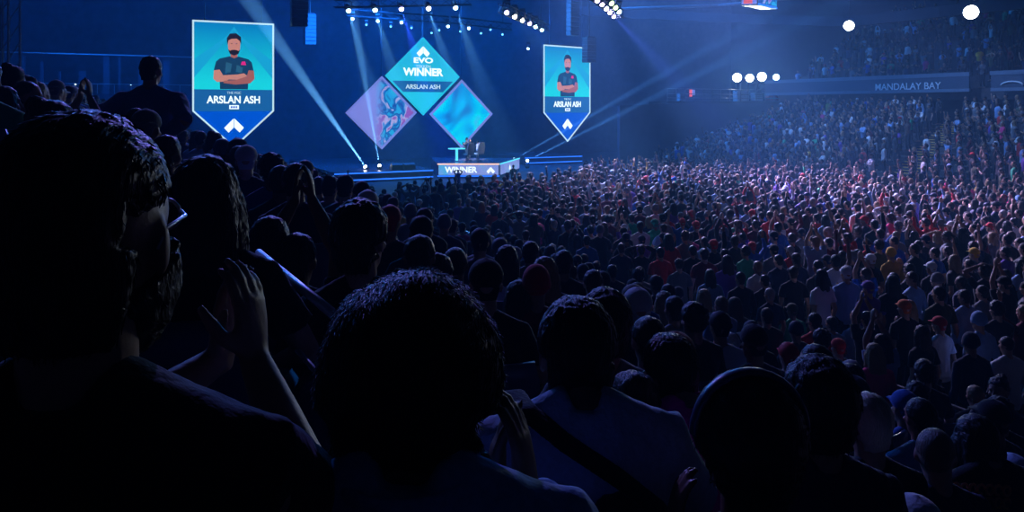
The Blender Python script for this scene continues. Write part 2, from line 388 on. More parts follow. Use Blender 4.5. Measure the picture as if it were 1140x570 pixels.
# fascia of the suite level with its lettering
def fascia(name, u0, u1, label):
    e = empty(name, W(45.4, (u0+u1)/2, 5.85), RZ)
    L = abs(u1-u0); m = MB(); m.box((0, .1, .60), (.12, L, .72)); m.build('panel', MATS['ledge_dark'], e)
    m = MB(); m.box((.05, .1, 1.08), (.3, L+.1, .24)); m.build('coping', ledgem, e)
    m = MB(); m.box((.03, .1, .12), (.2, L+.05, .2)); m.build('lower_trim', ledgem, e)
    tag(e, label, 'balcony fascia'); return e
pmat('ledge_dark', (.06, .08, .12), .6, 0, 6, .15)
def text(body, name, parent, loc, rot, size, mat, bold=.0, ext=.01, align='CENTER', sx=1.0):
    c = bpy.data.curves.new(name, 'FONT'); c.body = body; c.size = size; c.align_x = align; c.align_y = 'CENTER'; c.offset = bold; c.extrude = ext
    me = evalmesh(bpy.data.objects.new('t', c)); bpy.data.curves.remove(c); me.name = name; me.materials.clear(); me.materials.append(mat); o = link(name, me)
    o.parent = parent; o.location = loc; o.rotation_euler = rot; o.scale = (sx, 1, 1); return o
fa = fascia('balcony_fascia', 28.2, 44.5, 'long pale suite-level fascia with raised lettering above the far stand')
pmat('letter_white', (.92, .95, .98), .4)
# local axes of the fascia: x = n (away), y = r
a = atu(1008.5, 96.5, 0) if False else None
def on_s(px, py, s):
    t = (px-CX)/F; return at(px, py, s/(NX*t+NY))
pt = on_s(1008.5, 96.5, 45.25); uu = SU(pt)[1]
text('MANDALAY BAY', 'lettering', fa, (-.09, uu-(28.2+44.5)/2, pt.z-5.85), (PI/2, 0, -PI/2), .62, MATS['letter_white'], .004, .015, sx=1.0)
fb = fascia('balcony_fascia', 12, 26.9, 'short pale suite-level fascia with a small white arc, right of the stair gap')
pt = on_s(1126, 93, 45.25); uu = SU(pt)[1]-(12+26.9)/2
m = MB(); m.tube([(-.1, uu-.6*math.cos(PI*k/10), pt.z-5.95+.22*math.sin(PI*k/10)) for k in range(11)], .05, 6); m.build('arc_logo', MATS['letter_white'], fb, True)
# upper ring beam, curved along the roof
m = MB(); pts = [at(640, 16, 66), at(740, 22, 66), at(860, 27, 64), at(945, 30, 58), at(1045, 19, 52), at(1190, 4, 46)]
for i in range(len(pts)-1):
    a, b = pts[i], pts[i+1]; d = (b-a).normalized(); n = Vector((-d.y, d.x, 0)).normalized()*.4
    up_ = Vector((0, 0, .75)); m.prism([a, b+d*.05, b+d*.05+up_, a+up_], n)
struct(m, 'trim_1', wallm)
m = MB(); pts = [at(690, 10, 60), at(800, 6, 60), at(900, -4, 56)]
m.tube(pts, .12, 8); struct(m, 'trim_2', ledgem)

# ---------------------------------------------------------------- stage
E_ = {k: emat(k, c, s) for k, c, s in [
 ('led_white', (.75, .95, 1), 1.3), ('led_cyan', (.02, .60, .85), .9), ('led_soft_cyan', (.01, .42, .78), .9), ('led_border', (.55, .85, 1.0), 1.0), ('led_blue', (.0, .10, .75), .9), ('led_band', (.015, .18, .55), .7),
 ('led_violet', (.22, .30, .95), .75), ('led_skin', (.75, .32, .26), .75), ('led_skin_shade', (.5, .17, .15), .7), ('led_jersey', (.012, .07, .17), .7), ('led_jersey_panel', (.03, .16, .30), .7),
 ('led_hair', (.015, .012, .02), 1), ('led_pink', (.8, .02, .25), .9), ('led_hem', (.0, .25, .7), 1), ('edge_blue', (.02, .16, 1), 1.6), ('edge_peach', (1, .65, .5), 1.2), ('edge_cyan', (.1, .7, 1), 1.3),
 ('lamp_white', (.9, .95, 1), 14), ('lamp_ice', (.5, .8, 1), 9), ('lamp_violet', (.6, .5, 1), 10), ('lamp_blue', (.12, .5, 1), 4), ('lamp_green', (.7, 1, .4), 6), ('lamp_warm', (1, .95, .8), 9), ('led_red', (.9, .12, .08), .8)]}
screenmat('screen_cyan', [(.3, (.0, .30, .75)), (.5, (.0, .62, .9)), (.7, (.02, .42, .85))], .35, 1.0)
screenmat('screen_blue', [(.32, (.01, .12, .55)), (.46, (.0, .45, .95)), (.56, (.0, .68, .95)), (.7, (.10, .3, .9))], .28, 1.0, offset=(3, 1, 0))
screenmat('screen_art', [(.30, (.02, .5, .95)), (.42, (.02, .42, .95)), (.47, (.01, .06, .45)), (.52, (.02, .3, .85)), (.56, (.5, .5, .95)), (.62, (.3, .1, .6))], .8, .8, distort=1.2)
nt_ = MATS['screen_art'].node_tree; nd = {n.type: n for n in nt_.nodes}; sx_ = nt_.nodes.new('ShaderNodeSeparateXYZ'); mr_ = nt_.nodes.new('ShaderNodeMapRange'); mr_.inputs[1].default_value = -.5; mr_.inputs[2].default_value = .2
mx_ = nt_.nodes.new('ShaderNodeMix'); mx_.data_type = 'RGBA'; mx_.inputs[6].default_value = (.24, .30, .95, 1)
nt_.links.new(nd['TEX_COORD'].outputs['Object'], sx_.inputs[0]); nt_.links.new(sx_.outputs[0], mr_.inputs[0]); nt_.links.new(mr_.outputs[0], mx_.inputs[0]); nt_.links.new(nd['VALTORGB'].outputs[0], mx_.inputs[7]); nt_.links.new(mx_.outputs[2], nd['EMISSION'].inputs[0])
def gradient(name, c0, c1, axis, lo, hi, st):
    m = bpy.data.materials.new(name); m.use_nodes = True; nt = m.node_tree; nt.nodes.clear()
    e = nt.nodes.new('ShaderNodeEmission'); o = nt.nodes.new('ShaderNodeOutputMaterial'); tc = nt.nodes.new('ShaderNodeTexCoord')
    sx = nt.nodes.new('ShaderNodeSeparateXYZ'); mr = nt.nodes.new('ShaderNodeMapRange'); mr.inputs[1].default_value = lo; mr.inputs[2].default_value = hi
    mx = nt.nodes.new('ShaderNodeMix'); mx.data_type = 'RGBA'; mx.inputs[6].default_value = (*c0, 1); mx.inputs[7].default_value = (*c1, 1)
    nt.links.new(tc.outputs['Object'], sx.inputs[0]); nt.links.new(sx.outputs[axis], mr.inputs[0]); nt.links.new(mr.outputs[0], mx.inputs[0])
    nt.links.new(mx.outputs[2], e.inputs[0]); e.inputs[1].default_value = st; nt.links.new(e.outputs[0], o.inputs[0]); MATS[name] = m; return m
gradient('screen_backdrop', (.01, .68, .80), (.0, .07, .50), 2, 1.6, 6.2, 1.0)
gradient('screen_diamond', (.02, .62, .90), (.02, .50, .78), 2, -1.5, 1.5, .95)
def chevron(mb, c, w, y=-.03, th=.012):
    """two slanted bars meeting at a peak, axes x / z"""
    x0, z0 = c
    for s in (-1, 1):
        P = [(0, .42), (.5*1, -.10), (.27, -.36), (0, -.08)] if s > 0 else [(0, .42), (-.5, -.10), (-.27, -.36), (0, -.08)]
        P = [(x0+w*(a+s*.015), y, z0+w*b) for a, b in P]
        mb.prism(P, (0, -th, 0))
def ring2(mb, poly, wd, y, th=.04):
    """frame of width wd along a closed outline in the x-z plane"""
    n = len(poly); c = Vector((sum(p[0] for p in poly)/n, sum(p[1] for p in poly)/n))
    P = [Vector(p) for p in poly]; inner = []
    for i in range(n):
        a, b, d = P[i-1], P[i], P[(i+1) % n]
        e1 = (b-a).normalized(); e2 = (d-b).normalized(); n1 = Vector((-e1.y, e1.x)); n2 = Vector((-e2.y, e2.x))
        if n1.dot(c-b) < 0: n1 = -n1
        if n2.dot(c-b) < 0: n2 = -n2
        bis = (n1+n2).normalized(); inner.append(b+bis*wd/max(.3, bis.dot(n1)))
    for i in range(n):
        j = (i+1) % n; q = [P[i], P[j], inner[j], inner[i]]
        mb.prism([(v.x, y, v.y) for v in q], (0, -th, 0))
def banner(pl, pr_, zt, zb, ztip, label, notch=False):
    """hanging pennant screen between two plan points; local x along it, front is -y"""
    c = (pl+pr_)/2; w = (pr_-pl).length; rz = math.atan2(pr_.y-pl.y, pr_.x-pl.x); e = empty('banner_screen', (c.x, c.y, zb), rz)
    H = zt-zb; D = ztip-zb; h = w/2
    out = [(-h, 0), (0, D), (h, 0), (h, H), (-h, H)]
    m = MB(); m.prism([(x, .25, z) for x, z in out], (0, -.22, 0)); m.build('cabinet', black, e)
    q = H/5.3                                                  # design units
    m = MB(); m.prism([(-h, .02, 1.28*q), (h, .02, 1.28*q), (h, .02, H), (-h, .02, H)], (0, -.02, 0)); bd = m.build('picture_panel', MATS['screen_backdrop'], e)
    m = MB()
    for s in (-1, 1): m.prism([(s*h*.98, -.004, 3.0*q), (s*h*.98, -.004, 1.9*q), (s*.1*h, -.004, 4.55*q), (0, -.004, 5.0*q), (-s*.02, -.004, 4.75*q)], (0, -.004, 0))
    m.build('backdrop_chevron', MATS['led_soft_cyan'], e)
    m = MB(); m.prism([(-h, .02, 0), (h, .02, 0), (h, .02, 1.28*q), (-h, .02, 1.28*q)], (0, -.02, 0)); m.build('name_band', MATS['led_band'], e)
    m = MB(); m.prism([(-h, .02, 0), (0, .02, D), (h, .02, 0)], (0, -.02, 0)); m.build('lower_point', MATS['led_blue'], e)
    m = MB(); ring2(m, out, .095, -.005, .03); m.build('lit_border', MATS['led_border'], e)
    # portrait: a man with folded arms, flat on the screen
    pz = 1.30*q; k = q*1.0
    def fl(name, P, mat, y): mm = MB(); mm.prism([(x*k, y, pz+z*k) for x, z in P], (0, -.004, 0)); return mm.build(name, MATS[mat], e)
    ell = lambda cx, cz, a, b, n=22, f=None: [(cx+a*math.cos(2*PI*i/n), cz+b*math.sin(2*PI*i/n)) for i in range(n)]
    fl('portrait_neck', [(-.2, 1.75), (.2, 1.75), (.19, 2.35), (-.19, 2.35)], 'led_skin_shade', -.012)
    fl('portrait_jersey', [(-.78, 0), (.78, 0), (.80, .5), (.98, .75), (1.10, 1.15), (1.0, 1.62), (.8, 1.80), (.25, 1.95), (0, 1.83), (-.25, 1.95), (-.8, 1.80), (-1.0, 1.62), (-1.12, 1.15), (-.98, .7), (-.8, .5)], 'led_jersey', -.016)
    fl('portrait_jersey', [(-.5, .95), (-.2, 1.0), (-.12, 1.5), (-.45, 1.6)], 'led_jersey_panel', -.022)
    fl('portrait_jersey', [(.1, 1.02), (.45, .98), (.5, 1.3), (.15, 1.45)], 'led_jersey_panel', -.022)
    fl('jersey_badge', [(.38, 1.45), (.68, 1.45), (.62, 1.66), (.44, 1.66)], 'led_pink', -.024)
    fl('portrait_arm', [(-1.12, 1.1), (-.80, 1.15), (-.62, .82), (.1, .72), (.72, .55), (.85, .74), (.55, .96), (.2, .88), (-.5, .45), (-.95, .42), (-1.15, .6)], 'led_skin', -.026)
    fl('portrait_arm', [(1.12, 1.12), (.82, 1.15), (.72, .78), (.1, .55), (-.55, .50), (-.6, .36), (.1, .28), (.9, .36), (1.16, .62)], 'led_skin_shade', -.028)
    fl('portrait_head', [(x*1.2, 2.03+(z-2.03)*1.12) for x, z in [(-.29, 2.6), (-.27, 2.35), (-.18, 2.12), (0, 2.03), (.18, 2.12), (.27, 2.35), (.29, 2.6), (.25, 2.95), (0, 3.05), (-.25, 2.95)]], 'led_skin', -.03)
    fl('portrait_beard', [(x*1.2, 2.0+(z-2.0)*.9) for x, z in [(-.28, 2.42), (-.2, 2.11), (0, 2.0), (.2, 2.11), (.28, 2.42), (.2, 2.3), (.12, 2.36), (0, 2.38), (-.12, 2.36), (-.2, 2.3)]], 'led_hair', -.034)
    fl('portrait_hair', [(x*1.2, 2.03+(z-2.03)*1.12) for x, z in [(-.31, 2.55), (-.34, 2.9), (-.2, 3.15), (.1, 3.18), (.32, 3.0), (.33, 2.6), (.26, 2.78), (.12, 2.9), (-.12, 2.88), (-.26, 2.8)]], 'led_hair', -.034)
    for s in (-1, 1): fl('portrait_eye', ell(s*.14, 2.70, .05, .022, 10), 'led_hair', -.034)
    text('ARSLAN ASH', 'name_lettering', e, (0, -.03, .66*q), (PI/2, 0, 0), .60*q, MATS['led_white'], .016, .008, sx=.86)
    text('THE FGC', 'small_lettering', e, (0, -.03, 1.08*q), (PI/2, 0, 0), .2*q, MATS['led_border'], 0, .008)
    m = MB(); m.prism([(-.27*q, -.02, .12*q), (.27*q, -.02, .12*q), (.27*q, -.02, .36*q), (-.27*q, -.02, .36*q)], (0, -.01, 0)); m.build('tag_box', MATS['led_white'], e)
    m = MB()
    for i in range(4): m.prism([((-.19+i*.1)*q, -.032, .18*q), ((-.12+i*.1)*q, -.032, .18*q), ((-.12+i*.1)*q, -.032, .30*q), ((-.19+i*.1)*q, -.032, .30*q)], (0, -.004, 0))
    m.build('tag_marks', MATS['led_blue'], e)
    m = MB(); chevron(m, (0, D*.40), 1.08*q, -.01); m.build('chevron_logo', MATS['led_white'], e)
    m = MB()
    for s in (-1, 1): m.tube([(s*h*.7, .14, H), (s*h*.7, .14, 19.9-zb)], .03, 6)
    m.build('hanging_cable', black, e)
    return tag(e, label, 'led banner screen')
pl = atu(214, 22, 47); pr_ = atu(305, 22, 47)
banner(Vector((pl.x, pl.y, 0)), Vector((pr_.x, pr_.y, 0)), CZ+98*pl.y/F, CZ-3.8*(pl.y+pr_.y)/2/F, CZ-45*(pl.y+pr_.y)/2/F, 'large glowing blue pennant screen with portrait, hanging left of the stage')
a, b = at(605, 50, 57.4), at(657, 50, 60.6)
banner(Vector((a.x, a.y, 0)), Vector((b.x, b.y, 0)), CZ+70.5*a.y/F, CZ-5.5*59/F, CZ-38*59/F, 'smaller glowing blue pennant screen with portrait, hanging right of the stage')
def diamond(c4, mat, label, wd=.16, border='led_violet'):
    t, l, bt, r = c4; c = (l+r)/2; rz = math.atan2(r.y-l.y, r.x-l.x); e = empty('diamond_screen', (c.x, c.y, c.z), rz)
    w = (Vector((r.x, r.y))-Vector((l.x, l.y))).length/2; hh = (t.z-bt.z)/2
    P = [(0, hh), (-w, 0), (0, -hh), (w, 0)]
    m = MB(); m.prism([(x, .3, z) for x, z in P], (0, -.26, 0)); m.build('cabinet', black, e)
    m = MB(); m.prism([(x, .03, z) for x, z in P], (0, -.03, 0)); m.build('picture_panel', MATS[mat], e)
    m = MB(); ring2(m, P, wd, -.005, .02); m.build('lit_border', MATS[border], e)
    m = MB(); m.tube([(0, .15, hh-.1), (0, .15, 19.9-c.z)], .04, 6); m.build('hanging_cable', black, e)
    tag(e, label, 'led screen'); return e, w, hh
U0 = 50
e, w, hh = diamond([atu(471, 40, U0), atu(428.5, 84, U0), atu(470.7, 127.5, U0), atu(511.7, 86, U0)], 'screen_diamond', 'top diamond screen showing the winner graphic above the stage', .13, 'led_cyan')
m = MB(); chevron(m, (0, hh*.62), .95, -.012); m.build('chevron_logo', MATS['led_white'], e)
text('EVO', 'logo_lettering', e, (0, -.03, hh*.40), (PI/2, 0, 0), .5, MATS['led_white'], .02, .008, sx=1.5)
text('TEKKEN', 'small_lettering', e, (0, -.03, hh*.245), (PI/2, 0, 0), .3, MATS['led_border'], .0, .008)
text('WINNER', 'winner_lettering', e, (0, -.03, hh*.10), (PI/2, 0, 0), .72, MATS['led_white'], .03, .008, sx=1.0)
m = MB(); z0, z1 = -hh*.12, -hh*.40; m.prism([(-w*.86, -.004, z0), (w*.86, -.004, z0), (w*.58, -.004, z1), (-w*.58, -.004, z1)], (0, -.006, 0)); m.build('name_band', MATS['led_band'], e)
text('ARSLAN ASH', 'name_lettering', e, (0, -.03, -hh*.27), (PI/2, 0, 0), .42, MATS['led_border'], .008, .008, sx=1.05)
diamond([atu(426, 85, U0), atu(384.5, 126, U0), atu(425.6, 167, U0), atu(464, 125, U0)], 'screen_art', 'left diamond screen with violet and blue swirling graphic')
diamond([atu(513.5, 88, U0), atu(478, 126.5, U0), atu(514.2, 165, U0), atu(548.5, 127.3, U0)], 'screen_blue', 'right diamond screen with plain glowing cyan graphic')
# stage deck and podium
def plank(name, P, z0, z1, mat, parent=None): m = MB(); m.prism([Vector((p[0], p[1], z0)) for p in P], (0, 0, z1-z0)); return m.build(name, mat, parent)
def wing(pxa, pxb, U, U2, lab):
    a, b = atu(pxa, 190, U), atu(pxb, 190, U); sa, sb_ = SU(a)[0], SU(b)[0]; e = empty('stage_wing', (a.x, a.y, FZ)); o = Vector((a.x, a.y, 0))
    P = [W(sa, U)-o, W(sb_, U)-o, W(sb_, U2)-o, W(sa, U2)-o]; plank('deck', P, 0, .62, deck, e)
    m = MB(); a_, b_ = P[0], P[1]; d = (b_-a_).normalized(); n = Vector((d.y, -d.x, 0))
    for z, h in ((.52, .07), (.12, .07)): m.prism([a_+n*.02+Vector((0, 0, z)), b_+n*.02+Vector((0, 0, z)), b_+n*.02+Vector((0, 0, z+h)), a_+n*.02+Vector((0, 0, z+h))], n*.03)
    m.build('edge_light', MATS['edge_blue'], e); tag(e, lab, 'stage')
wing(372, 482, 44.6, 58, 'long low blue-lit stage deck left of the podium'); wing(584, 648, 52.2, 58, 'short low blue-lit stage deck right of the podium')
pod = empty('podium', (0, 0, 0))
p1, p2, p3 = at(487, 190, 48.0), at(556, 190, 48.0), at(578, 190, 53.5)
p0 = at(480, 190, 54.5); zt = CZ-62.5*48/F; zb = CZ-77*48/F
PP = [Vector((p.x, p.y, 0)) for p in (p1, p2, p3, p0)]
m = MB(); m.prism([p+Vector((0, 0, FZ)) for p in PP], (0, 0, zt-FZ)); pb = m.build('platform', deck, pod)
def face(name, a, b, z0, z1, mat, off=.02, th=.03, parent=pod):
    d = (b-a).normalized(); n = Vector((d.y, -d.x, 0)); m = MB()
    m.prism([a+n*off+Vector((0, 0, z0)), b+n*off+Vector((0, 0, z0)), b+n*off+Vector((0, 0, z1)), a+n*off+Vector((0, 0, z1))], n*th); return m.build(name, mat, parent)
a = PP[0].lerp(PP[1], .02); b = PP[0].lerp(PP[1], .985)
face('front_screen', a, b, zb+.13, zt-.06, MATS['screen_fascia'] if 'screen_fascia' in MATS else screenmat('screen_fascia', [(.3, (.22, .3, .95)), (.5, (.3, .42, 1)), (.7, (.1, .55, 1))], .5, .75))
face('side_screen', PP[1].lerp(PP[2], .04), PP[1].lerp(PP[2], .97), zb+.13, zt-.06, MATS['screen_fascia'])
face('top_edge_light', PP[0], PP[1], zt-.05, zt+.03, MATS['edge_peach']); face('top_edge_light', PP[1], PP[2], zt-.05, zt+.03, MATS['edge_cyan'])
face('base_edge_light', PP[0], PP[1], zb+.02, zb+.10, MATS['edge_blue'])
c = PP[0].lerp(PP[1], .38); face_rz = math.atan2(PP[1].y-PP[0].y, PP[1].x-PP[0].x)
text('WINNER', 'winner_lettering', pod, (c.x, c.y-.07, (zb+zt)/2+.03), (PI/2, 0, face_rz), .50, MATS['led_white'], .016, .01)
m = MB(); cc = PP[0].lerp(PP[1], .86); chevron(m, (0, 0), .52, 0); o = m.build('chevron_logo', MATS['led_white'], pod); o.location = (cc.x, cc.y-.07, (zb+zt)/2)
m = MB(); cc = PP[1].lerp(PP[2], .45); chevron(m, (0, 0), .45, 0); o = m.build('chevron_logo', MATS['led_white'], pod); d = (PP[2]-PP[1]).normalized(); o.location = Vector((cc.x, cc.y, (zb+zt)/2))+Vector((d.y, -d.x, 0))*.07; o.rotation_euler = (0, 0, math.atan2(d.y, d.x))
tag(pod, 'raised podium with glowing violet front screen reading WINNER', 'podium')
# trophy table
tp = at(508.5, 181.5, 50.5); tb = empty('trophy_table', (tp.x, tp.y, zt), RZ)
topz = CZ-45.5*50.5/F-zt
m = MB(); m.box((0, 0, topz), (.98, .6, .07)); m.build('table_top', MATS['edge_cyan'], tb)
m = MB(); m.box((0, 0, (topz-.03)/2), (.13, .13, topz-.04)); m.build('leg', MATS['edge_cyan'], tb)
m = MB(); m.box((0, 0, .02), (.5, .4, .04)); m.build('base', deck, tb)
tag(tb, 'tall thin glowing cyan table on the podium beside the players', 'table')
def chair_back(px, Y, label):
    p = at(px, 182, Y); e = empty('gaming_chair', (p.x, p.y, zt), RZ+.2)
    m = MB(); m.prism([(-.24, .06, .5), (.24, .06, .5), (.28, .0, .95), (.2, -.04, 1.25), (-.2, -.04, 1.25), (-.28, .0, .95)], (0, -.09, 0)); m.build('backrest', MATS['chair_grey'], e)
    m = MB(); m.box((0, .25, .48), (.5, .5, .1)); m.build('seat', MATS['chair_grey'], e)
    m = MB(); m.tube([(0, .25, .06), (0, .25, .44)], .035, 8)
    for k in range(5): m.tube([(0, .25, .08), (.3*math.cos(k*1.257), .25+.3*math.sin(k*1.257), .04)], .025, 6)
    m.build('base', black, e); tag(e, label, 'chair')
pmat('chair_grey', (.32, .34, .36), .6, 0, 20, .15)
chair_back(524, 50.0, 'left grey chair on the podium behind the players table'); chair_back(535.5, 50.6, 'right grey chair on the podium, nearer its corner')
# monitors low on the deck
for px, Y, lb in ((455, 47.5, 'dark floor monitor wedge on the deck beside the podium, right one'), (441, 47.2, 'dark floor monitor wedge on the deck beside the podium, left one')):
    p = at(px, 190, Y); e = empty('stage_monitor', (p.x, p.y, FZ+.62), RZ)
    m = MB(); m.prism([(-.35, -.25, 0), (-.35, .25, 0), (-.35, .25, .2), (-.35, -.1, .42), (-.35, -.25, .3)], (.7, 0, 0)); m.build('cabinet', plastic, e)
    m = MB(); m.prism([(-.3, .235, .21), (-.3, -.08, .43), (-.3, -.07, .44), (-.3, .245, .22)], (.6, 0, 0)); m.build('grille', black, e); tag(e, lb, 'speaker')

# ---------------------------------------------------------------- lights rig
def aim(o, target): d = Vector(target)-Vector(o.location); o.rotation_euler = d.to_track_quat('-Z', 'Y').to_euler()
def spot(loc, target, size, power, col, blend=.3, rad=.05, name='spot_light'):
    l = bpy.data.lights.new(name, 'SPOT'); l.spot_size = math.radians(size); l.spot_blend = blend; l.energy = power; l.color = col; l.shadow_soft_size = rad
    o = bpy.data.objects.new(name, l); COL.objects.link(o); o.location = loc; aim(o, target); return o
def area(loc, target, sx, sy, power, col, name='wash_light', spread=None):
    l = bpy.data.lights.new(name, 'AREA'); l.shape = 'RECTANGLE'; l.size = sx; l.size_y = sy; l.energy = power; l.color = col
    if spread: l.spread = math.radians(spread)
    o = bpy.data.objects.new(name, l); COL.objects.link(o); o.location = loc; aim(o, target); return o
def fixture(p, target, k, mat, label, name='moving_head_light', group=None, up=True):
    """lamp housing on a yoke; lens faces the target"""
    e = empty(name, p); q = (Vector(target)-Vector(p)).to_track_quat('-Z', 'Y').to_matrix()
    zz = 1 if up else -1
    m = MB(); m.tube([q @ Vector((0, 0, z*k)) for z in (-.0, .10, .24, .34)], [.13*k, .15*k, .14*k, .08*k], 14); m.build('lamp_head', plastic, e, True)
    m = MB(); m.ball(q @ Vector((0, 0, -.012*k)), .115*k, q, 12, 8, lambda d: 1 if True else 1); ln = m.build('lens', MATS[mat], e, True)
    m = MB(); top = Vector((0, 0, zz*.42*k)); sx = q @ Vector((1, 0, 0)); sx = Vector((sx.x, sx.y, 0)).normalized() if abs(sx.z) < .95 else Vector((1, 0, 0))
    for s in (-1, 1): m.tube([sx*s*.18*k+q @ Vector((0, 0, .12*k)), sx*s*.18*k+top], .022*k, 6)
    m.tube([-sx*.2*k+top, sx*.2*k+top], .03*k, 6); m.build('yoke', black, e)
    m = MB(); m.box(top+Vector((0, 0, zz*.07*k)), (.28*k, .28*k, .12*k)); m.build('base', plastic, e)
    tag(e, label, 'stage light', group); return e
def truss(a, b, label, w=.4):
    a = Vector(a); b = Vector(b); d = (b-a).normalized(); L = (b-a).length; sd = Vector((-d.y, d.x, 0)).normalized()*w/2; up = Vector((0, 0, w/2))
    e = empty('lighting_truss', a); m = MB(); m2 = MB(); n = max(2, int(L/w/1.4)); cs = [sd+up, -sd+up, -sd-up, sd-up]
    for c_ in cs: m.tube([c_, c_+b-a], .028, 6)
    for i in range(n):
        t0, t1 = (b-a)*i/n, (b-a)*(i+1)/n
        for j in range(4): m2.tube([cs[j]+t0, cs[(j+1) % 4]+t1], .014, 4)
    m.build('chord', black, e); m2.build('lacing', black, e); m = MB()
    for f in (.15, .85): m.tube([(b-a)*f+up, Vector(((b-a)*f).xy.to_3d())+Vector((0, 0, 19.95-a.z))], .02, 5)
    m.build('hanging_cable', black, e); return tag(e, label, 'lighting truss')
ICE = (.55, .8, 1.0); BLUE = (.04, .22, 1.0); PURP = (.45, .38, 1.0)
# front row: five big lamps on a truss over the stage
ta, tb_ = at(372, 4, 41), at(525, 1, 41)
truss(ta, tb_, 'long black truss over the stage front carrying the five big lamps')
big = [(388, 11.5, 'lamp_ice'), (417.5, 10.8, 'lamp_ice'), (446.7, 9.7, 'lamp_violet'), (477, 9, 'lamp_white'), (507, 8.3, 'lamp_ice')]
ordn = ['first', 'second', 'third', 'fourth', 'fifth', 'sixth', 'seventh', 'eighth', 'ninth', 'tenth', 'eleventh', 'twelfth', 'thirteenth', 'fourteenth']
for i, (px, py, mt) in enumerate(big):
    p = at(px, py, 41); tg = p+Vector((2.2, -3, -6))
    fixture(p, tg, 1.15, mt, 'bright big lamp in the top row over the stage, %s from the left' % ordn[i], group='big lamps over the stage')
    spot(p+(tg-p).normalized()*.25, tg, 15, 70000 if i != 2 else 160000, ICE if i != 2 else (.1, .12, 1), .9)
small = [(392.6, 21), (407.8, 27.6), (420.6, 23.4), (435, 29.5), (447, 25), (458, 31), (480.4, 36.6), (489, 33.5), (498.7, 29.3), (512.4, 35), (522, 31.4), (535.4, 37), (546, 33), (559.4, 38.3)]
truss(at(386, 14, 49), at(500, 22, 49), 'black truss behind the big lamps, left run with small blue lamps'); truss(at(502, 22, 49), at(570, 30, 49), 'black truss behind the big lamps, right run with small blue lamps')
for i, (px, py) in enumerate(small):
    p = at(px, py, 49); bigr = py < 32 and i in (0, 2, 4, 8, 10, 12)
    fixture(p, p+Vector((.3, -3, -2.5)), .85 if bigr else .55, 'lamp_ice' if bigr else 'lamp_blue', 'small blue-white lamp in the row above the diamond screens, %s from the left' % ordn[i], group='small lamps over the diamond screens')
bar = [(564, 13.7), (572.8, 18.3), (581.5, 22.3), (589.5, 26), (596, 29.5), (603, 33)]
truss(at(559, 9, 37.5), at(608, 31.5, 46.5), 'slanting black truss of six bright lamps above the right pennant')
for i, (px, py) in enumerate(bar):
    p = at(px, py, 38+i*1.6); tg = p+Vector((5.5, -9, -8.5))
    fixture(p, tg, 1.1, ['lamp_violet', 'lamp_warm', 'lamp_warm', 'lamp_violet', 'lamp_ice', 'lamp_ice'][i], 'bright lamp on the slanting truss above the right pennant, %s from the left' % ordn[i], group='lamps on the slanting truss')
    spot(p+(tg-p).normalized()*.25, tg, 14, 9000, [(.2, .2, 1), (.5, .7, 1), (.5, .7, 1), (.2, .2, 1), ICE, ICE][i], .9)
bar2 = [(664.5, .5, 'lamp_violet'), (670, 4.5, 'lamp_violet'), (674.6, 9.4, 'lamp_white'), (678.7, 13.7, 'lamp_violet'), (683, 18, 'lamp_violet'), (680.5, 3.4, 'lamp_green'), (685, 8.2, 'lamp_green'), (689, 13, 'lamp_ice')]
truss(at(655, -12, 30), at(690, 16, 38), 'slanting black truss of violet lamps near the top edge')
for i, (px, py, mt) in enumerate(bar2):
    p = at(px, py, 31.5+(i % 5)*1.4); tg = p+Vector((5.2, -5, -6.5))
    fixture(p, tg, .95, mt, 'small %s lamp on the upper slanting truss, %s along it' % ({'lamp_violet': 'violet', 'lamp_white': 'white', 'lamp_green': 'greenish', 'lamp_ice': 'pale blue'}[mt], ordn[i]), group='lamps on the upper truss')
    if i < 5: spot(p+(tg-p).normalized()*.25, tg, 12, 15000, (.30, .22, 1), .9)
# lone lamp with a beam down to the left
p = at(588, 54, 47); fixture(p, at(563, 108, 45), .7, 'lamp_ice', 'single small lamp hanging between the diamonds and the right pennant'); spot(p, at(563, 108, 45), 9, 5000, (.4, .7, 1), .8)
# beams: floor lamps on the stage
def beam(px, py, Y, tx, ty, TY, size, power, col, mat, label):
    p = at(px, py, Y); tg = at(tx, ty, TY); fixture(p, tg, .95, mat, label, up=False, group='beam lamps on the stage floor')
    spot(p+(tg-p).normalized()*.15, tg, size, power, col, .6, .04, 'beam_light')
beam(407, 186, 47.5, 277, 0, 43, 5.6, 2300000, (.55, .75, 1), 'lamp_white', 'lamp on the stage floor throwing the wide pale beam up left')
beam(422.5, 185, 47.5, 391, 0, 46, 4.2, 1700000, (.55, .75, 1), 'lamp_white', 'lamp on the stage floor throwing the narrow upright beam')
beam(572, 177.5, 54, 722, 92, 43, 1.7, 1500000, (.3, .5, 1), 'lamp_ice', 'lamp behind the podium throwing the upper beam to the right')
beam(587, 179, 54, 742, 101, 42, 1.7, 1500000, (.3, .5, 1), 'lamp_ice', 'lamp right of the podium throwing the lower beam to the right')
for (a, b, ya, sz, pw) in (((435, 29.5), (462, 175), 49, 1.6, 200000), ((512.4, 35), (560, 160), 49, 1.8, 200000), ((374, 20), (318, 185), 44, 3, 600000), ((436, 30), (452, 168), 49, 3, 150000)):
    p = at(*a, ya); spot(p, at(*b, ya+1), sz, pw, (.03, .16, 1), .8, .04, 'beam_light')
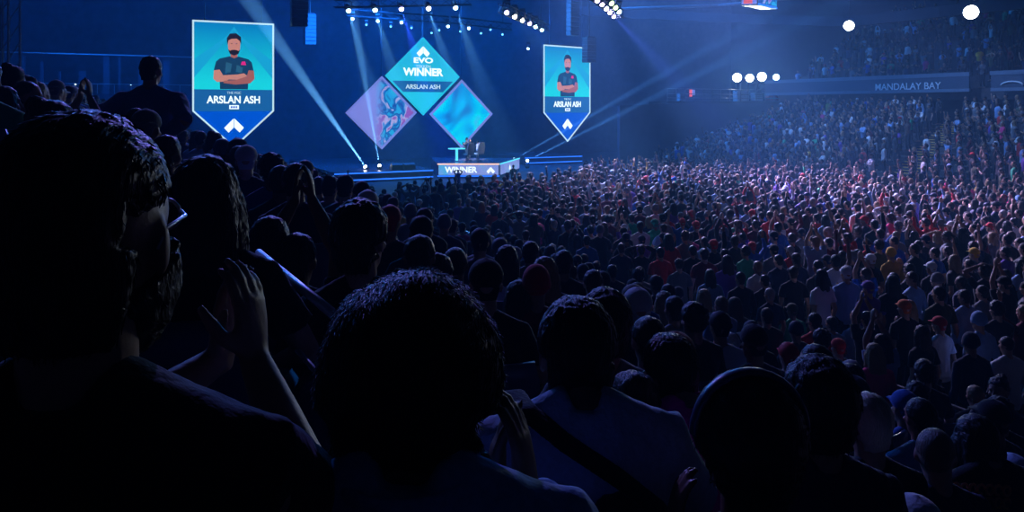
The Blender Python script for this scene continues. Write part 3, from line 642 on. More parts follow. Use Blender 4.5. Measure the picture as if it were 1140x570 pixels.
# four floodlights and their platform
pf = atu(846, 113, 46.4); Yp = pf.y
pg = empty('camera_platform', atu(846, 113, 46.4), RZ); 
def gx(px): return (SU(atu(px, 113, 46.4))[0]-SU(pf)[0])
hz = lambda px, py: CZ-(py-HY)/F*atu(px, 113, 46.4).y-pf.z
m = MB(); m.box(((gx(742)+gx(905))/2, 1, -.1), (gx(905)-gx(742), 2.4, .2)); m.build('deck', black, pg)
m = MB()
for z in (.25, .55, .95): m.tube([(gx(742), -.1, z), (gx(900), -.1, z)], .025, 6)
for k in range(17): m.tube([(gx(742+k*9.9), -.1, 0), (gx(742+k*9.9), -.1, .95)], .022, 6)
m.build('railing', steel, pg)
m = MB(); m.box((gx(870), .5, 1.55), (gx(925)-gx(862), .15, .28)); m.build('header_panel', ledgem, pg)
for px in (828, 846, 868, 897): m = MB(); m.box((gx(px), .4, .75), (.12, .12, 1.5)); m.build('post', steel, pg)
tag(pg, 'dark railed camera platform under the four floodlights', 'platform')
def crate(px, w, h, d, mat, label, name='equipment_case', dy=.4):
    e = empty(name, pg.matrix_basis @ Vector((gx(px), dy, 0)), RZ)
    m = MB(); m.box((0, 0, h/2), (w, d, h)); m.build('case', mat, e)
    m = MB()
    for sx in (-1, 1):
        for sz in (0, 1): m.box((sx*w/2, -d/2, sz*h*.97+.01), (.06, .04, .06))
    m.box((0, -d/2-.01, h*.6), (w*.9, .02, .03)); m.build('fitting', steel, e); tag(e, label, 'case', None); return e
pmat('case_red', (.7, .09, .05), .5, 0, 8, .3); pmat('case_pale', (.5, .55, .62), .5, 0, 8, .3)
crate(762, .5, .62, .4, MATS['case_pale'], 'small pale case at the left end of the camera platform')
crate(834, 1.3, .9, .5, MATS['case_pale'], 'large pale equipment case under the second floodlight', dy=.9)
crate(846.5, .9, .7, .5, MATS['case_pale'], 'pale equipment case beside the red one on the platform')
crate(862, .9, .55, .5, MATS['case_red'], 'bright red case on the camera platform'); crate(871, .7, .5, .5, MATS['case_red'], 'smaller red case right of the bright red one')
crate(885, 1.3, .7, .5, MATS['case_pale'], 'long pale case at the right of the platform')
p = atu(770, 107.5, 46.6); e = empty('lit_sign', p, RZ); m = MB(); m.box((0, 0, .27), (.62, .1, .62)); m.build('housing', black, e)
m = MB(); m.box((-.14, -.06, .27), (.25, .03, .56)); m.build('lit_face', MATS['led_red'], e); m = MB(); m.box((.15, -.06, .33), (.26, .03, .42)); m.build('lit_face', MATS['led_violet'], e)
tag(e, 'small glowing red and white sign left of the camera platform', 'sign')
for i, (px, py, r) in enumerate(((820.5, 86.5, .35), (834.5, 87, .31), (848, 85.5, .35), (864, 86, .25))):
    p = at(px, py, Yp-.6); e = empty('floodlight', p); tg = Vector((3+i, 0, 5)); q = (tg-p).to_track_quat('-Z', 'Y').to_matrix()
    m = MB(); m.tube([q @ Vector((0, 0, z)) for z in (-.1, .05, .3, .4)], [r*1.12, r*1.05, r*.6, r*.3], 20); m.build('housing', plastic, e, True)
    m = MB(); m.ball(q @ Vector((0, 0, -.11)), (r, r, .09), q, 20, 8); m.build('lens', MATS['lamp_white'] if i < 3 else MATS['lamp_ice'], e, True)
    m = MB(); m.tube([(0, .3, -.05), (0, .35, pf.z+.8-p.z)], .04, 8); m.build('stand', black, e)
    tag(e, 'dazzling white floodlight above the camera platform, %s from the left' % ordn[i] if i < 3 else 'dimmer round floodlight right of the three dazzling ones', 'floodlight')
    if i < 3: spot(p+(tg-p).normalized()*.3, tg, 50, 2600, (.7, .85, 1), .9, .3, 'flood_beam')
for px, py, Y, r, lb in ((945, 28.5, 56, .36, 'smaller round white spotlight high under the ring beam'), (1081, 13.5, 48, .43, 'larger round white spotlight high at the upper right')):
    p = at(px, py, Y); e = empty('house_spotlight', p); tg = Vector((6, 10, 3)); q = (tg-p).to_track_quat('-Z', 'Y').to_matrix()
    m = MB(); m.tube([q @ Vector((0, 0, z)) for z in (-.08, .05, .5, .6)], [r*1.15, r*1.1, r*.8, r*.4], 20); m.build('housing', plastic, e, True)
    m = MB(); m.ball(q @ Vector((0, 0, -.1)), (r, r, .1), q, 20, 8); m.build('lens', MATS['lamp_white'], e, True)
    m = MB(); m.tube([(0, 0, .3), (0, 0, 19.9-p.z)], .04, 6); m.build('drop_pipe', black, e); tag(e, lb, 'spotlight')
# hanging loudspeaker columns
def line_array(px, py0, py1, Y, n, label, w=.9):
    t, b = at(px, py0, Y), at(px, py1, Y); H = (t.z-b.z)/n; e = empty('line_array_speaker', b, RZ)
    for k in range(n):
        m = MB(); sw = .10*k*k/n; z = (n-1-k)*H
        m.prism([(-w/2, -.3-sw*0, z+.01), (w/2, -.3, z+.01), (w/2, .3, z+.03), (-w/2, .3, z+.03)], (0, sw*.1, H*.93)); m.build('speaker_box', plastic, e)
    m = MB(); m.tube([(0, 0, H*n), (0, 0, 19.9-b.z)], .04, 6); m.box((0, 0, H*n+.03), (w*.8, .5, .06)); m.build('rigging', black, e); return tag(e, label, 'loudspeaker')
line_array(656, 42, 70, 46, 7, 'dark loudspeaker column covering the right pennant corner', .62)
line_array(333, -8, 30, 44, 8, 'left dark hanging loudspeaker column near the wide beam'); line_array(345, 16, 50, 50, 8, 'right dark hanging loudspeaker column near the wide beam', .7)
line_array(638, -6, 40, 52, 9, 'dark hanging loudspeaker column above the right pennant', .7)
# corner of the hanging scoreboard
c0 = at(843, 5.5, 38); sb = empty('scoreboard', c0, 0)
L_, R_ = at(823, -2, 29.5)-c0, at(905, -8, 33)-c0; hgt = Vector((0, 0, 2.6))
L2 = Vector((-.72, .25, -.0)); R2 = Vector((1.5, 1.6, -.0))
m = MB(); m.prism([Vector((0, 0, 0)), R2, R2+L2, L2], hgt); m.build('cabinet', black, sb)
def sface(a, b, mat, name, o=.02, z0=.05, z1=2.5): d = (b-a).normalized(); n = Vector((d.y, -d.x, 0)); m = MB(); m.prism([a+n*o+Vector((0, 0, z0)), b+n*o+Vector((0, 0, z0)), b+n*o+Vector((0, 0, z1)), a+n*o+Vector((0, 0, z1))], n*.03); return m.build(name, mat, sb)
sface(L2*.98, L2*.02, MATS['led_violet'], 'left_screen'); sface(R2*.02, R2*.98, MATS['screen_art'], 'right_screen', z0=.14); sface(L2*.85, L2*.3, MATS['led_red'], 'red_picture', .055, .08, .5)
sface(R2*.01, R2*.99, MATS['edge_blue'], 'edge_strip', .03, .0, .10)
m = MB(); m.tube([(.4, .9, 2.6), (.4, .9, 19.9-c0.z)], .06, 6); m.build('hanging_cable', black, sb); tag(sb, 'lit corner of the hanging scoreboard at the top edge', 'scoreboard')

# rail between floor and near stand
dr = empty('barrier_rail', W(8.25, 20, FZ)); o_ = Vector(W(8.25, 20, FZ))
m = MB(); m.tube([W(8.25, 2, FZ+1.12)-o_, W(8.25, 38, FZ+1.12)-o_], .028, 8); m.build('top_rail', steel, dr)
m = MB(); m.prism([W(8.25, 2, FZ)-o_, W(8.25, 38, FZ)-o_, W(8.25, 38, FZ+.98)-o_, W(8.25, 2, FZ+.98)-o_], (-.05*NX, -.05*NY, 0)); m.build('board', plastic, dr)
m = MB()
for k in range(25): a = W(8.25, 2+k*1.5, FZ)-o_; m.tube([a, a+Vector((0, 0, 1.1))], .022, 6)
m.build('post', steel, dr)
tag(dr, 'long barrier with steel top rail between floor crowd and near stand', 'barrier')
# guard rail among the nearest heads
def guard(a, b, drop, zf, label, name='handrail'):
    e = empty(name, (a.x, a.y, zf)); o = Vector((a.x, a.y, zf)); a = a-o; b = b-o
    m = MB(); m.tube([a, b], .013, 12); m.build('top_rail', MATS['rail_steel'], e, True)
    m = MB(); m.tube([a-Vector((0, 0, drop)), b-Vector((0, 0, drop))], .008, 8); m.build('lower_rail', MATS['rail_steel'], e, True)
    m = MB()
    for t in (.02, .98): q = a.lerp(b, t); m.tube([Vector((q.x, q.y, 0)), q], .018, 8)
    m.build('post', MATS['rail_steel'], e, True); return tag(e, label, 'handrail')
pmat('rail_steel', (.6, .62, .7), .38, .35, 30, .1)
guard(at(392, 367, 1.75), at(288, 281, 2.7), .19, T0(.95), 'shiny handrail catching blue light between the nearest spectators')

# ---------------------------------------------------------------- stadium seats near the camera
def make_seat():
    e = empty('stadium_seat', (0, 0, 0))
    m = MB(); rows = []
    for i in range(7):
        z = .40+.46*i/6; rows.append([Vector((.235*(1-.12*max(0, (i-4)/2)**2)*x, -.22-.10*(i/6)+.045*x*x, z)) for x in (-1, -.66, -.33, 0, .33, .66, 1)])
    vs = [v for r in rows for v in r]; n = len(vs); vs += [v+Vector((0, .03, 0)) for v in vs]; fs = []
    for i in range(6):
        for j in range(6): a = i*7+j; fs += [(a, a+1, a+8, a+7), (n+a, n+a+7, n+a+8, n+a+1)]
    bd = [j for j in range(7)]+[i*7+6 for i in range(1, 7)]+[42+j for j in range(5, -1, -1)]+[i*7 for i in range(5, 0, -1)]
    fs += [(bd[i], bd[i-1], bd[i-1]+n, bd[i]+n) for i in range(len(bd))]
    m.add(vs, fs); m.build('backrest', seatm, e, True)
    m = MB(); m.prism([(-.22, -.2, .375), (-.22, .2, .395), (-.22, .24, .37), (-.22, -.2, .33)], (.44, 0, 0)); m.build('seat', seatm, e)
    for s in (-1, 1):
        m = MB(); m.box((s*.255, -.02, .62), (.045, .3, .03)); m.tube([(s*.255, -.1, .61), (s*.255, -.14, .0)], .018, 8); m.build('armrest', black, e)
    return e
def copy_tree(o, parent=None):
    c = o.copy(); COL.objects.link(c)
    if parent: c.parent = parent
    for ch in o.children: copy_tree(ch, c)
    return c
YAWR = math.atan2(NX, -NY)-PI/2                   # facing along r
def stage_yaw(p): d = Vector((-3.0, 50.0))-Vector((p[0], p[1])); return math.atan2(d.y, d.x)-PI/2
def row_of(k): return .1+.85*k

# ---------------------------------------------------------------- the nearest spectators, each built for its own place
CLOTHC = {'black': (.010, .011, .014), 'charcoal': (.035, .037, .045), 'navy': (.012, .02, .06), 'grey': (.16, .17, .19), 'white': (.66, .68, .72), 'pale blue': (.22, .36, .62), 'blue': (.02, .10, .42),
          'red': (.5, .018, .02), 'maroon': (.13, .012, .02), 'pink': (.75, .04, .20), 'green': (.03, .32, .16), 'purple': (.14, .06, .36), 'yellow': (.65, .38, .03), 'orange': (.65, .13, .02), 'brown': (.09, .05, .035), 'olive': (.06, .07, .03)}
TAKEN = []; SEATED = []
def place(px, py, Y, pose='down', hairk='short', hcol='black', shirt='black', label='', sleeves='tee', dz=0, yaw=0, tilt=(0, 0), sk=None, zf=None, hc=None, floor_=False, arms=None, hi=False, wide=1.0, hyaw=0, hpitch=0, lean=0, hz=None, stand=False, hunch=0):
    """a spectator whose head top shows at px, py, Y metres away, standing on the tread there"""
    p = at(px, py, Y); s, u = SU(p)
    sit = s < 8.2 and not stand and px < 1e4; h = (1.305 if sit else 1.735)-hunch
    if sit and pose == 'down': pose = 'lap'
    if sit and pose in ('one', 'wide', 'head'): pose = 'clap'
    if zf is None:
        zfl = lambda s_: FZ if s_ > 8.2 else T0(.1+.85*round((s_-.1)/.85))
        best = min(range(*((0, 81) if Y > 5 else (12, 32))), key=lambda i: (lambda YY: abs((at(px, py, YY).z-zfl(SU(at(px, py, YY))[0]))/h-1)*1.0+abs(YY/Y-1)*.12)(Y*(.8+.01*i)))
        if Y > 2.0: Y = Y*(.8+.01*best); p = at(px, py, Y); s, u = SU(p)
        zf = zfl(s)
    top = p.z-zf; sc = top/h
    if not (.86 <= sc <= 1.09): print('SCALE', px, py, Y, 's=%.2f' % s, 'top=%.2f' % top)
    sc = max(.95, min(1.06, sc)) if sit else max(.84, min(1.1, sc)); base = Vector((p.x, p.y, p.z-h*sc))
    ry = stage_yaw(p)+yaw
    if arms or hyaw or hi or hpitch or lean or hunch:
        inv = (Matrix.Translation(base) @ Matrix.Rotation(ry, 4, 'Z') @ Matrix.Scale(sc, 4)).inverted(); R = inv.to_3x3()
        la = None
        if arms:
            la = {}
            for k, (w_, pole, d, n) in arms.items():
                if w_ is None:
                    q0 = [Vector(q) for q in POSES['lap' if sit else 'down']['R']]
                    if sit: q0[0].z -= .43
                    la[k] = q0 if k == 'R' else [Vector((-q.x, q.y, q.z)) for q in q0]
                else: la[k] = (inv @ Vector(w_), R @ Vector(pole), R @ Vector(d), R @ Vector(n))
        fg = figure(pose, arms=la, build_=wide, hyaw=hyaw, hpitch=hpitch, lean=lean, sit=sit, hunch=hunch)
        v, q = (.0055, .55) if hi else (.0085, .35)
        proto = dict(body=mk(fg['body'], 'person', skin, v, q), tee=mk(fg['tee'], 'tee', cloth, .009 if hi else .014, .8, .008), long=mk(fg['long'], 'sweater', cloth, .009 if hi else .014, .8, .009), trousers=mk(fg['trousers'], 'trousers', cloth, .016, .5, .006), head=fg['head'])
    else: proto = ('sit ' if sit else '')+pose
    if sit: SEATED.append((base.copy(), ry))
    hcc = hc or (HAIRC[hcol] if hcol in HAIRC else CLOTHC[hcol])
    o = person(base, ry, proto, hz or hairk, hcc, CLOTHC[shirt] if isinstance(shirt, str) else shirt, label, sleeves, scale=sc, sk=sk, tilt=tilt)
    TAKEN.append((s, u, p.x, p.y)); return o
def headpart(o, name, mb, mat, proto_head, color=None, smooth=True):
    c = mb.build(name, mat, o, smooth, color); c.matrix_basis = proto_head; return c
def hires_hair(kind, amp, freq, nstr, ln, seed=3, fn=None, grow=1.0, ears=False, curl=.35):
    mb = MB()
    def hl(d):
        q = grow
        if d.y > .15 and d.z < .45: q -= min(.3, (.45-d.z)*(d.y-.15)*1.1)
        if abs(d.x) > .7 and d.z < .2 and d.y > -.55 and ears: q -= min(.2, (.2-d.z)*.9)
        elif abs(d.x) > .75 and d.z < -.15: q -= min(.25, (-.15-d.z)*.9)
        return q*(1+.03*noise.noise(d*2.5+Vector((seed, 0, 0))))
    r = dict(crop=(.083, .098, .097), full=(.098, .108, .108), long=(.094, .106, .103))[kind]
    mb.ball((0, -.018, .03), r, None, 40, 28, hl)
    mb.tube([(0, -.066, .0), (0, -.070, -.05), (0, -.066, -.095)], [(.076, .036), (.070, .03), (.055, .014)], 24, (0, 1, 0))
    if kind == 'long':
        mb.tube([(0, -.04, .05), (0, -.06, -.04), (0, -.072, -.15), (0, -.08, -.28), (0, -.075, -.40)], [(.09, .066), (.107, .064), (.115, .055), (.108, .042), (.06, .014)], 28, (0, 1, 0))
        for s in (-1, 1): mb.tube([(s*.05, 0, .06), (s*.088, 0, -.02), (s*.098, -.005, -.13), (s*.095, 0, -.26)], [(.03, .05), (.022, .05), (.026, .046), (.012, .02)], 14, (0, 1, 0))
    me = bake(mb.mesh('h'), .0038, 1, 2); displace(me, amp, freq, (1, 1, .55) if kind != 'full' else (1, .5, 1), seed)
    base = [(v.co.copy(), v.normal.copy()) for v in me.vertices]
    m2 = MB()
    def pick(rnd):
        while True:
            p, n = rnd.choice(base)
            if p.y < .05: break
        down = Vector((0, -.3, -1)) if kind != 'full' else Vector((rnd.uniform(-.6, .6), -.8, -.3))
        d = (down-n*down.dot(n)); d = d.normalized() if d.length > .05 else Vector((1, 0, 0))
        return p-n*.001, n, (d+n*rnd.uniform(0, .22)).normalized()
    strands(m2, nstr, pick, ln, .0009, curl, seed)
    sm = m2.mesh('s', False)
    o1 = bpy.data.objects.new('a', me); 
    import bmesh
    bm = bmesh.new(); bm.from_mesh(me); bm.from_mesh(sm); out = bpy.data.meshes.new('short'); bm.to_mesh(out); bm.free(); bpy.data.objects.remove(o1)
    out.polygons.foreach_set('use_smooth', [True]*len(out.polygons)); out.materials.append(hairm); return out
TA = (.36, .21, .15); DK = (.20, .11, .075)
# 1  man clapping at the far left, 2  woman with long hair, 3  clapping spectator right in front of the camera
hA = hires_hair('crop', .0022, 60, 1400, .013, 1, grow=1.04, ears=True)
a1 = {'R': (at(283, 398, 1.13), (.5, 0, -1), (-.12, .1, 1), (-1, .25, 0)), 'L': (at(246, 398, 1.2), (-1, -.3, -1), (.12, .1, 1), (1, -.2, 0))}
o1 = place(92, 131, .76, hairk='short', label='large bearded man with glasses clapping at the far left, black tee', arms=a1, hi=True, wide=1.0, hz=hA, hyaw=.0, sk=TA, zf=T0(.1))
Mh = o1.children[-1].matrix_basis.copy() if o1.children[-1].data is hA else [c for c in o1.children if c.data is hA][0].matrix_basis.copy()
m = MB()
for s in (-1, 1):
    m.tube([(s*.034+.024*math.cos(2*PI*k/14), .094-.004*abs(math.cos(2*PI*k/14)), .012+.019*math.sin(2*PI*k/14)) for k in range(15)], .0022, 6)
    m.tube([(s*.058, .09, .016), (s*.078, .05, .016), (s*.081, -.01, .012), (s*.08, -.03, -.006)], .0022, 6)
m.tube([(-.011, .096, .015), (.011, .096, .015)], .002, 6); headpart(o1, 'glasses', m, steel, Mh)
m = MB(); m.tube([(0, .02, -.03), (0, .04, -.075), (0, .055, -.112), (0, .058, -.128)], [(.079, .085), (.072, .078), (.054, .056), (.03, .03)], 20, (0, 1, 0))
bme = bake(m.mesh('b'), .005, 1, 2); displace(bme, .004, 60); bme.materials.append(hairm); bo = link('beard', bme, o1, HAIRC['black']); bo.matrix_basis = Mh
hB = hires_hair('long', .005, 40, 1100, .05, 2)
place(229, 176, 2.15, hairk='long', label='person with very long dark hair seen from behind, beside the clapping bearded man', arms=None, hi=True, hz=hB, sk=TA)
hC = hires_hair('full', .005, 14, 7000, .02, 5, grow=1.25, curl=.16)
a3 = {'R': (at(588, 560, .98), (1, -.4, -1), (-.12, .12, 1), (-1, .2, 0)), 'L': (at(548, 566, 1.03), (-1, -.2, -1), (.1, .12, 1), (1, 0, 0))}
o3 = place(454, 358, .90, hairk='curly', shirt='pale blue', label='nearest spectator, big dark wavy head of hair and pale blue denim shirt', arms=a3, hi=True, wide=1.05, hz=hC, sleeves='long', sk=DK, zf=T0(.1)-.12, hunch=.09)
m = MB(); m.tube([(.084*math.cos(2*PI*k/24), -.012+.078*math.sin(2*PI*k/24), 1.038+.010*math.sin(2*PI*k/24)) for k in range(25)], [(.009, .02)]*25, 8, (0, 0, 1)); 
cme = bake(m.mesh('c'), .006, 1, 3); cme.materials.append(cloth); link('collar', cme, o3, CLOTHC['pale blue'])
# further rows
hD = hires_hair('crop', .0035, 70, 500, .014, 7, grow=1.08)
hE = hires_hair('crop', .005, 45, 700, .02, 9, grow=1.16)
place(402, 227, 2.3, label='dark-haired spectator in black just beyond the handrail end', hz=hE, hi=True, hyaw=-.3, sk=TA)
place(330, 259, 3.3, 'up', label='spectator in black clapping with both hands high above the head', sleeves='tee', sk=DK)
place(300, 240, 3.1, 'clap', 'short', label='dark-haired spectator left of the one clapping overhead', shirt='navy')
place(467, 261, 4.1, 'down', 'short', 'black', 'charcoal', 'short-haired spectator in charcoal behind the biggest wavy head, on the left of it', zf=None)
place(507, 274, 5.0, 'clap', 'shaved', 'black', 'black', 'close-cropped spectator in black above the biggest wavy head')
place(541, 290, 3.9, 'down', 'cap', 'black', 'black', 'spectator in black baseball cap between the wavy head and the red cap')
place(488, 283, 4.6, 'down', 'bun', 'black', 'navy', 'spectator in navy with a dark hair bun behind the wavy head')
place(597, 298, 4.6, 'down', 'beanie', 'red', 'maroon', 'spectator in bright red beanie and maroon top', sleeves='long', hc=(.55, .02, .03), wide=1.05, hi=False)
place(578, 312, 4.9, 'down', 'long', 'black', 'navy', 'spectator with long dark hair half hidden behind the red beanie')
o7 = place(647, 343, 1.62, label='spectator in pale grey-blue tee with a dark strap, short black hair', hz=hD, hi=True, shirt=(.38, .48, .66), sk=DK, wide=1.06, hunch=.07)
m = MB(); m.tube([(-.15, .02, 1.05), (-.125, -.07, 1.045), (-.05, -.125, 1.0), (.05, -.15, .94), (.14, -.155, .87), (.20, -.10, .78)], [(.032, .008)]*6, 8, (0, 1, .3)); sm = bake(m.mesh('s'), .005, 1, 2); sm.materials.append(cloth); link('strap', sm, o7, CLOTHC['black'])
place(674, 326, 2.65, 'down', label='dark-haired spectator just beyond the pale grey-blue tee', hz=hE, hi=True, shirt='grey', sk=TA)
place(722, 352, 3.7, 'down', 'short', 'black', 'black', 'spectator in black between the dark hair and the maroon cap')
place(753, 372, 3.6, 'down', 'backcap', 'maroon', 'maroon', 'spectator in backwards maroon cap and maroon tee behind the pink shirt')
place(704, 415, 2.5, 'down', 'bun', 'brown', 'white', 'spectator in white tee half hidden left of the pink shirt')
o9 = place(772, 388, 2.35, label='spectator in bright pink tee, head half hidden by the headband head', hz=hD, hi=True, shirt=(1.0, .02, .42), sk=TA, yaw=.3, lean=.06, wide=1.16, hunch=.08)
a10 = {'R': (None, 0, 0, 0), 'L': (at(748, 606, 1.4), (-1, -.3, -.8), (.15, .1, 1), (1, 0, 0))}
hF = hires_hair('full', .004, 30, 1800, .014, 11, grow=1.10)
o10 = place(833, 430, 1.38, label='big dark round head with a headband, right of the pink tee', hz=hF, hi=True, arms=a10, shirt='black', sk=DK, wide=1.1, sleeves='tee')
Mh = [c for c in o10.children if c.data is hF][0].matrix_basis.copy()
m = MB(); m.tube([(.1085*math.cos(a), -.02, (.04+.1135*math.sin(a))) for a in [PI*k/16 for k in range(17)]], [(.008, .015)]*17, 8, (0, 1, 0)); headpart(o10, 'headband', m, seatm, Mh)
hG = hires_hair('long', .004, 45, 900, .03, 13)
place(912, 403, 2.2, label='spectator in speckled dark jacket, dark hair, right of the headband head', hz=hE, hi=True, shirt='navy', sleeves='long', sk=TA)
place(967, 437, 3.05, 'down', 'short', label='blond-haired spectator just right of the speckled dark jacket', hc=(.7, .6, .42), shirt='black')
place(951, 420, 4.2, 'down', 'backcap', 'navy', 'black', 'spectator in backwards navy cap behind the blond one')
place(1025, 443, 4.3, 'down', 'short', 'black', 'pale blue', 'spectator in pale blue tee behind the close-shaved head', sk=TA)
place(1008, 436, 5.0, 'down', 'cap', 'blue', 'blue', 'spectator in blue cap left of the pale blue tee')
o13 = place(1043, 476, 3.45, 'down', 'shaved', 'brown', 'navy', 'close-shaved man in dark navy jacket near the bottom edge', sleeves='long', hc=(.16, .11, .09), sk=(.42, .26, .2), hyaw=-.5, wide=1.05)
o14 = place(1100, 470, 3.5, 'down', 'long', 'black', 'black', 'spectator with long black hair and orange lettering on a black top', sleeves='long', wide=1.1, hunch=.08)
# orange marks on the back of the black top
def backmarks(o, mat, n, z0, rows=2):
    m = MB()
    for r in range(rows):
        for k in range(n):
            x = -.22+.20*k/(n-1); z = z0-r*.055; cx = Vector((x, -.142+abs(x)*.25, z))
            m.tube([cx+Vector((.017*math.cos(2*PI*q/9), -.000, .021*math.sin(2*PI*q/9))) for q in range(8 if (k+r) % 2 else 10)], .006, 5)
    return m.build('back_lettering', mat, o)
backmarks(o14, pmat('print_orange', (.85, .25, .08), .7), 7, .985)
place(1128, 508, 3.4, 'clap', 'backcap', label='spectator in pale patterned cap at the right bottom edge', hc=(.45, .58, .8), shirt='navy', sleeves='long')
place(1020, 556, 2.2, 'down', 'cap', 'white', 'charcoal', 'spectator in pale cap whose top peeks over the bottom edge')
# the man standing on a seat at the upper left, the two beside him
a20 = {'R': (at(183, 150, 5.9), (1, -1, -.3), (0, .1, -1), (-1, 0, 0)), 'L': (at(112, 128, 5.6), (-1, -.2, -.6), (-1, 0, -.3), (0, .3, -1))}
p20 = at(169, 62, 6.0)
o20 = place(168, 62, 6.0, label='man standing tall above his neighbours at the upper left, arm stretched left', hairk='short', arms=a20, shirt=(.12, .19, .40), sleeves='long', wide=1.25, zf=T0(.1), stand=True, sk=TA)
place(30, 90, 5.0, 'clap', 'short', 'black', 'maroon', 'reddish-faced person turned right at the far left edge', yaw=-1.1, sk=(.5, .2, .14))
place(4, 96, 5.2, 'clap', 'long', 'black', 'blue', 'blue-lit person cut by the left edge', yaw=-.7)
place(57, 112, 3.5, 'clap', 'bun', 'black', 'black', 'spectator with a hair bun clapping beside the reddish face', yaw=-.6)
place(84, 126, 5.6, 'up', 'short', 'black', 'black', 'spectator with hands together above the bearded man')
place(185, 150, 4.2, 'down', 'short', 'brown', 'navy', 'brown-haired spectator between the bearded man and the standing man')
# picked out further down
mid = [(882, 338, 8.6, 'down', 'cap', 'olive', 'green', 'long', 'spectator in striped green sweater and olive cap'),
 (907, 348, 9.4, 'down', 'short', 'black', 'red', 'tee', 'spectator in red tee right of the striped green sweater'),
 (926, 352, 8.6, 'down', 'short', 'black', 'pale blue', 'tee', 'broad spectator in pale blue tee right of the striped sweater'),
 (953, 345, 9.2, 'down', 'short', 'brown', 'pale blue', 'tee', 'brown-haired spectator in pale blue tee, behind the broad one'),
 (982, 372, 8.3, 'up', 'long', 'black', 'pale blue', 'tee', 'long-haired person in long pale blue top with both arms raised'),
 (964, 298, 11.5, 'up', 'short', 'brown', 'blue', 'tee', 'tall spectator in blue tee with arms over the head'),
 (967, 313, 10.8, 'down', 'cap', 'purple', 'purple', 'tee', 'spectator in violet cap in front of the raised arms'),
 (1007, 334, 10.0, 'down', 'cap', 'orange', 'black', 'tee', 'spectator in orange cap on the floor'),
 (1090, 348, 8.4, 'down', 'beanie', 'pale blue', 'pale blue', 'long', 'stooping spectator in pale blue hood and sweater on the right'),
 (1074, 322, 9.8, 'down', 'short', 'black', 'pale blue', 'long', 'spectator in pale blue sweater above the pale hood'),
 (1132, 400, 6.3, 'clap', 'short', 'black', 'grey', 'long', 'clapping spectator in patterned grey at the right edge, face visible'),
 (1112, 420, 5.9, 'clap', 'bun', 'black', 'navy', 'tee', 'spectator turned back clapping, near the right edge'),
 (763, 347, 7.8, 'down', 'cap', 'white', 'grey', 'tee', 'spectator in white cap and grey tee, behind the maroon cap'),
 (813, 370, 6.4, 'down', 'short', 'grey', 'black', 'tee', 'grey-haired spectator above the headband head'),
 (735, 275, 14.5, 'down', 'short', 'black', 'red', 'tee', 'spectator in dark red tee mid floor'),
 (703, 238, 18.5, 'down', 'short', 'black', 'green', 'tee', 'spectator in green tee far down the floor'),
 (729, 244, 17.5, 'down', 'cap', 'green', 'green', 'long', 'spectator in green cap and green sweater far down the floor'),
 (775, 246, 17.5, 'down', 'cap', 'red', 'black', 'tee', 'spectator in red cap far down the floor'),
 (992, 276, 14.0, 'down', 'beanie', 'yellow', 'yellow', 'long', 'spectator in yellow beanie and sweater'),
 (1085, 276, 13.2, 'down', 'cap', 'yellow', 'grey', 'tee', 'spectator in yellow cap with grey tee'),
 (653, 262, 15.8, 'down', 'short', 'black', 'blue', 'long', 'spectator in broad blue sweater on the floor'),
 (605, 200, 30, 'down', 'short', 'black', 'pink', 'tee', 'spectator in hot pink tee near the stage'),
 (497, 225, 21, 'down', 'short', 'black', 'pale blue', 'tee', 'tall pale blue tee beside the barrier near the stage'),
 (480, 231, 20, 'clap', 'curly', 'brown', 'grey', 'tee', 'curly-haired spectator in grey beside the barrier'),
 (380, 196, 33, 'one', 'bun', 'grey', 'pale blue', 'long', 'pale blue figure at the left end of the floor crowd')]
for (px, py, Y, pose, hk, hc_, sh, sl, lb) in mid:
    kw = {}
    if 'right edge' in lb: kw['yaw'] = 2.0
    if px == 1132: kw['yaw'] = 1.3
    place(px, py, Y, pose, hk, hc_, sh, lb, sleeves=sl, **kw)
# people on the stage
for px, py, Y, pose, hk, sh, yw, lb in ((519.5, 153, 51.5, 'clap', 'short', 'charcoal', -1.2, 'left of the two players hugging on the podium'), (522.8, 155, 51.7, 'fold', 'shaved', 'grey', 1.9, 'player on the podium hugging the left one'), (532, 157, 51.4, 'clap', 'cap', 'white', 2.4, 'third person on the podium, in a pale top')):
    p = at(px, py, Y); sc = (p.z-zt)/1.735; person((p.x, p.y, zt), PI+yw, pose, hk, HAIRC['black'], CLOTHC[sh], lb, 'long', scale=sc, group='people on the podium')
for px, py, Y, pose, lb in ((510, 189, 40, 'head', 'dark figure with raised elbows silhouetted on the podium screen'), (571.5, 183.5, 41, 'fold', 'dark standing camera operator silhouetted at the podium corner')):
    p = at(px, py, Y); person((p.x, p.y, FZ), .1, pose, 'short', HAIRC['black'], CLOTHC['black'], lb, 'long', scale=(p.z-FZ)/1.735)

print('TIME heroes', time.time()-T_0)
# ---------------------------------------------------------------- the crowd
rnd = random.Random(11)
SH = [('black', 36), ('charcoal', 16), ('navy', 16), ('grey', 9), ('white', 9), ('pale blue', 8), ('blue', 4), ('red', 3), ('maroon', 4), ('green', 2), ('purple', 3), ('brown', 3), ('olive', 3), ('pink', 1), ('yellow', 1)]
HK = [('short', 'black', 30), ('short', 'brown', 14), ('short', 'blond', 4), ('short', 'grey', 3), ('curly', 'black', 8), ('curly', 'brown', 5), ('shaved', 'black', 6), ('long', 'black', 7), ('long', 'brown', 5), ('long', 'blond', 3), ('bun', 'black', 3), ('pony', 'brown', 3),
      ('cap', 'black', 6), ('cap', 'navy', 4), ('cap', 'white', 3), ('cap', 'red', 2), ('backcap', 'black', 4), ('backcap', 'grey', 3), ('beanie', 'grey', 2), ('beanie', 'navy', 2)]
PK = [('down', 44), ('clap', 30), ('up', 9), ('fold', 6), ('head', 3), ('one', 4), ('wide', 4)]
